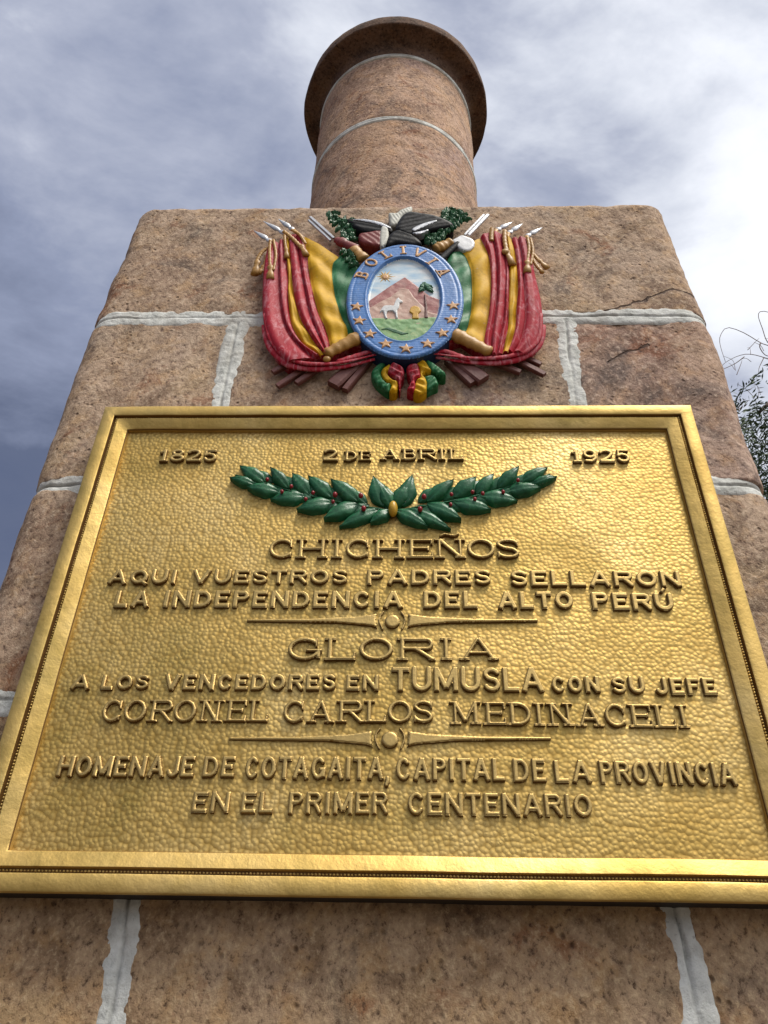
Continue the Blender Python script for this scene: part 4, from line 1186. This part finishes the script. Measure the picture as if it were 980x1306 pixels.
# stars and name on the ring
def star_poly(c, r, rot=0.0):
    out = []
    for k in range(10):
        a = math.pi/2+math.pi*k/5+rot; q = r if k % 2 == 0 else r*.42
        out.append((c[0]+q*math.cos(a), c[1]+q*math.sin(a)))
    return np.array(out)
for (X, Z) in [(172, 488), (188, 575), (254, 658), (354, 720), (481, 750), (615, 720), (708, 653), (763, 568), (775, 482)]:
    c = at(420+X/4.9, 290+Z/4.9, -.067); mrelief('star', star_poly((c[0], c[2]), .0150, random.uniform(-.15, .15)), .0048, .002, M_peach, Y=.0605, curved=False, px=False, cell=.0008)
for ch, X, Z in [('B', 203, 293), ('O', 262, 213), ('L', 352, 163), ('I', 463, 135), ('V', 563, 152), ('I', 643, 205), ('A', 715, 272)]:
    c = at(420+X/4.9, 290+Z/4.9, -.067)
    dx, dz = (c[0]-ox)/oa**2, (c[2]-oz)/ob**2; ang = math.atan2(dx, dz)   # outward normal
    h = .0265; w = h*{'B': .80, 'O': .88, 'L': .72, 'I': .42, 'V': .90, 'A': .95}[ch]; key = 'arms'+ch
    me = letter_mesh(ch, w, h, h*.19, True, M_peach, H=.0048, cell=.0008)
    o = bpy.data.objects.new('letter', me); C.objects.link(o); o.parent = medal
    M3 = Matrix.Rotation(ang, 4, 'Y')
    off = M3 @ Vector((-w/2, 0, -h/2))
    o.location = (c[0]+off.x, -.0605, c[2]+off.z); o.rotation_euler = (0, ang, 0)

# ---- condor
def last(): return C.objects[-1]
def arm_relief(name, pts, Y, H, bev, mat, parent=None, extra=None, curved=True, back=None):
    o = relief_px(name, pts, Y, H, bev, mat, None, extra=extra, curved=curved, back=back); return ap(o, parent)
def K(pts): return [(400+x/4.083, 255+y/4.083) for x, y in pts]
feather = lambda ang, s, a: (lambda P: a*np.sin((P[:, 0]*math.cos(ang)+P[:, 1]*math.sin(ang))*2*math.pi/s + 1.5*vnoise(np.stack([P[:, 0], P[:, 0]*0, P[:, 1]], 1), 40, 2)))
body = arm_relief('condor', K([(375, 205), (400, 165), (450, 145), (520, 170), (565, 215), (520, 232), (440, 222), (385, 235)]), .052, .022, .012, M_black, extra=feather(1.2, .014, 0.00046))
body['label'] = 'black condor with spread wings and white crest'
def cp_(name, pts, Y, H, bev, mat, **kw):
    o = relief_px(name, K(pts), Y, H, bev, mat, None, **kw); o.parent = body
    o.matrix_parent_inverse = Matrix.Identity(4); return o
cp_('wing', [(158, 95), (230, 90), (330, 100), (405, 130), (405, 165), (310, 168), (235, 155), (190, 122)], .048, .020, .010, M_black, extra=feather(1.35, .014, 0.00061), cell=.0009)
cp_('wing', [(425, 140), (450, 85), (495, 52), (560, 58), (640, 72), (722, 108), (722, 132), (640, 148), (560, 165), (500, 180), (450, 165)], .054, .022, .012, M_black, extra=feather(1.9, .014, 0.00068), cell=.0009)
cp_('feather_highlight', [(205, 100), (270, 98), (350, 115), (400, 140), (395, 146), (330, 124), (260, 108)], .051, .003, .002, M_silver, back=-.03)
cp_('feather_highlight', [(515, 148), (560, 124), (630, 104), (640, 110), (590, 130), (530, 158)], .057, .003, .002, M_silver, back=-.03)
cp_('feather_highlight', [(515, 170), (560, 160), (600, 152), (560, 175)], .056, .003, .002, M_silver, back=-.03)
cp_('crest', [(392, 62), (430, 62), (455, 45), (512, 28), (505, 60), (465, 80), (440, 122), (402, 128), (395, 95)], .036, .014, .008, M_cream, extra=feather(.4, .007, 0.00061))
cp_('ruff', [(352, 138), (385, 138), (392, 165), (388, 205), (362, 238), (345, 225)], .052, .012, .006, M_cream, extra=feather(1.5, .005, 0.00038))
cp_('sash', [(236, 172), (290, 160), (350, 150), (362, 175), (352, 232), (300, 232), (245, 212)], .048, .016, .008, M_sash, extra=feather(.7, .012, 0.00053))
# laurel twigs beside the condor
def twig_leaves(stem, n, size, Y0, seed):
    P = spline([at(x, y, -Y0) for x, y in stem], 20); r_ = random.Random(seed)
    V, F = tube(P, [.0022]*20, 6); holder = ap(link('laurel_twig', V, F, M_leafdark))
    for k in range(n):
        u = (k+.5)/n; b = P[int(u*19)]; tg = P[min(int(u*19)+1, 19)]-P[max(int(u*19)-1, 0)]; tg /= np.linalg.norm(tg)
        a = math.atan2(tg[2], tg[0])+(1 if k % 2 else -1)*r_.uniform(.5, 1.15)
        L = size*r_.uniform(.8, 1.25)
        e = b+np.array([math.cos(a), 0, math.sin(a)])*L
        v, f = leaf_mesh(b, e, L*.55, 0, 0, seed=k+seed, cup=.0022, nu=8, nv=7)
        v = [(x, y-YP-Y0-r_.uniform(0, .012), z) for x, y, z in v]
        o = link('leaf', v, f, M_leafdark); o.parent = holder
twig_leaves([(421, 271), (429, 283), (440, 295), (447, 307)], 22, .021, .030, 3)
twig_leaves([(432, 285), (441, 283), (447, 290)], 8, .018, .034, 8)
twig_leaves([(440, 318), (447, 330), (452, 340)], 9, .017, .040, 6)
twig_leaves([(574, 268), (572, 278), (566, 288), (553, 299), (541, 306)], 26, .023, .032, 12)
twig_leaves([(588, 279), (578, 286), (566, 297), (552, 309)], 20, .020, .036, 15)
twig_leaves([(570, 266), (582, 274), (590, 282)], 12, .020, .030, 18)
# ---- ribbon bow under the medallion
def Kb(pts): return [(460+x/8.167, 450+y/8.167) for x, y in pts]
def bow(pts, Y, H, mat, fe=None):
    return ap(relief_px('ribbon_fold', Kb(pts), Y, H, .007, mat, None, extra=fe))
bow([(108, 195), (150, 130), (215, 90), (265, 105), (220, 160), (225, 230), (270, 290), (320, 310), (295, 392), (220, 350), (150, 290)], .034, .022, M_green, feather(2.3, .013, .0025))
bow([(215, 170), (300, 105), (335, 160), (280, 195), (340, 265), (395, 285), (375, 385), (300, 388), (322, 305), (250, 270)], .038, .020, M_yellow, feather(.6, .014, .0025))
bow([(285, 180), (300, 120), (345, 85), (440, 125), (455, 200), (420, 265), (410, 360), (380, 260), (320, 215)], .045, .022, M_red, feather(1.0, .013, .0035))
bow([(482, 125), (530, 95), (600, 100), (625, 220), (570, 255), (580, 330), (550, 385), (485, 360), (505, 320), (525, 250), (490, 200)], .043, .022, M_red, feather(2.0, .013, .0035))
bow([(580, 92), (660, 58), (715, 120), (750, 175), (650, 205), (690, 260), (690, 370), (612, 425), (548, 392), (578, 270), (618, 235), (605, 150)], .038, .022, M_yellow, feather(1.0, .014, .003))
bow([(680, 75), (745, 78), (885, 190), (862, 226), (780, 205), (725, 165)], .040, .020, M_green, feather(2.6, .012, .002))
bow([(660, 240), (770, 222), (812, 312), (750, 345), (690, 375), (680, 300)], .034, .018, M_green, feather(2.4, .012, .002))

DEPTH = 1.0
# ------------------------------------------------------------------ pepper tree behind, on the right
T0 = np.array([4.95, 4.6, 0.0])
tree = thing('pepper_tree', 'weeping pepper tree with feathery dark foliage behind the pedestal', 'tree', loc=tuple(T0))
def tp_(o): o.parent = tree; o.matrix_parent_inverse = Matrix.Translation(tuple(-T0)); return o
r_ = random.Random(5)
tr = spline([T0+np.array(v) for v in [(0, 0, -.2), (.1, 0, 1.0), (-.1, .2, 2.2), (.05, .2, 3.2), (-.1, .1, 4.9)]], 30)
V, F = tube(tr, [.30-.006*i for i in range(30)], 14); tp_(link('trunk', V, F, M_bark))
tips = []
for k in range(15):
    a = 2*math.pi*k/15+r_.uniform(-.2, .2); L = r_.uniform(1.3, 2.3); b = tr[r_.randint(15, 29)]
    up = r_.uniform(1.2, 2.6)
    e = b+np.array([math.cos(a)*L, math.sin(a)*L, up]); m_ = b+np.array([math.cos(a)*L*.45, math.sin(a)*L*.45, up*.75])
    P = spline([b, m_, e, e+np.array([math.cos(a)*.5, math.sin(a)*.5, -.3])], 16)
    V, F = tube(P, [.09*(1-i/15)+.012 for i in range(16)], 8); tp_(link('limb', V, F, M_bark)); tips += [P[q] for q in (5, 7, 9, 11, 13, 15)]
# hanging fronds of narrow leaflets
def fronds(centres, n, rngs, spread):
    V = []; F = []
    for q in range(n):
        c = centres[rngs.integers(len(centres))]+rngs.normal(0, 1, 3)*spread
        L = rngs.uniform(.35, .8); az = rngs.uniform(0, 2*math.pi); out = np.array([math.cos(az), math.sin(az), 0])
        ns = 13; p = c.copy(); dr = out*rngs.uniform(.3, .8)+np.array([0, 0, rngs.uniform(-.4, .3)])
        for i in range(ns):
            dr = dr+np.array([0, 0, -.16]); dr /= np.linalg.norm(dr); p = p+dr*L/ns
            sd_ = np.cross(dr, (0, 0, 1)); sd_ /= np.linalg.norm(sd_)+1e-6
            for sg in (-1, 1):
                l = rngs.uniform(.045, .08)*(1-i/ns*.4); d = sd_*sg*.8+dr*.6+rngs.normal(0, .15, 3); d /= np.linalg.norm(d)
                w = np.cross(d, rngs.normal(0, 1, 3)); w /= np.linalg.norm(w)+1e-6; w *= .0065
                k = len(V); V += [p-w*.5, p+d*l*.5-w, p+d*l, p+d*l*.5+w]; F.append((k, k+1, k+2, k+3))
    return V, F
# clump centres all over the crown, ragged
cen = []
for tpt in tips:
    for q in range(4): cen.append(tpt+np.array([r_.gauss(0, .35), r_.gauss(0, .35), r_.gauss(-.25, .45)]))
V, F = fronds(cen, 16000, rng, .20)
tp_(link('crown', np.array(V), F, M_leaf, smooth=False, kind='stuff'))
TY = 4.3
def twig(pts, r=.0048):
    P = spline([at(x, y, TY) for x, y in pts], 24); V, F = tube(P, [r*(1.0-.5*i/23) for i in range(24)], 6); tp_(link('twig', V, F, M_twig))
def Kt(pts): return [(860+x/7.26, 380+y/7.26) for x, y in pts]
twig(Kt([(1300, 900), (1050, 620), (870, 562), (700, 520), (580, 542), (470, 602), (420, 655)]))
twig(Kt([(1300, 800), (1050, 520), (870, 440), (800, 415), (640, 320), (490, 275), (425, 360), (430, 450), (475, 590)]))
twig(Kt([(1200, 650), (950, 480), (860, 400), (820, 290), (780, 170), (800, 125), (870, 130), (900, 160)]), .006)
twig(Kt([(800, 415), (795, 460), (840, 525), (905, 545)]), .006)
twig(Kt([(830, 555), (790, 640), (780, 690)]), .004)
twig(Kt([(650, 545), (560, 610), (430, 670)]), .005)
# finer side shoots so that the bare branches fork and taper
for q in range(26):
    x0, y0 = r_.choice([(968, 452), (948, 444), (935, 470), (990, 470), (975, 500), (1000, 440), (955, 500), (940, 515)])
    a = r_.uniform(-2.6, -0.6); L = r_.uniform(10, 30); x0 += r_.uniform(-10, 10); y0 += r_.uniform(-6, 14)
    twig([(x0, y0), (x0+L*.5*math.cos(a)+r_.uniform(-3, 3), y0+L*.5*math.sin(a)), (x0+L*math.cos(a)-4, y0+L*math.sin(a)+r_.uniform(0, 10))], r_.uniform(.0022, .0036))
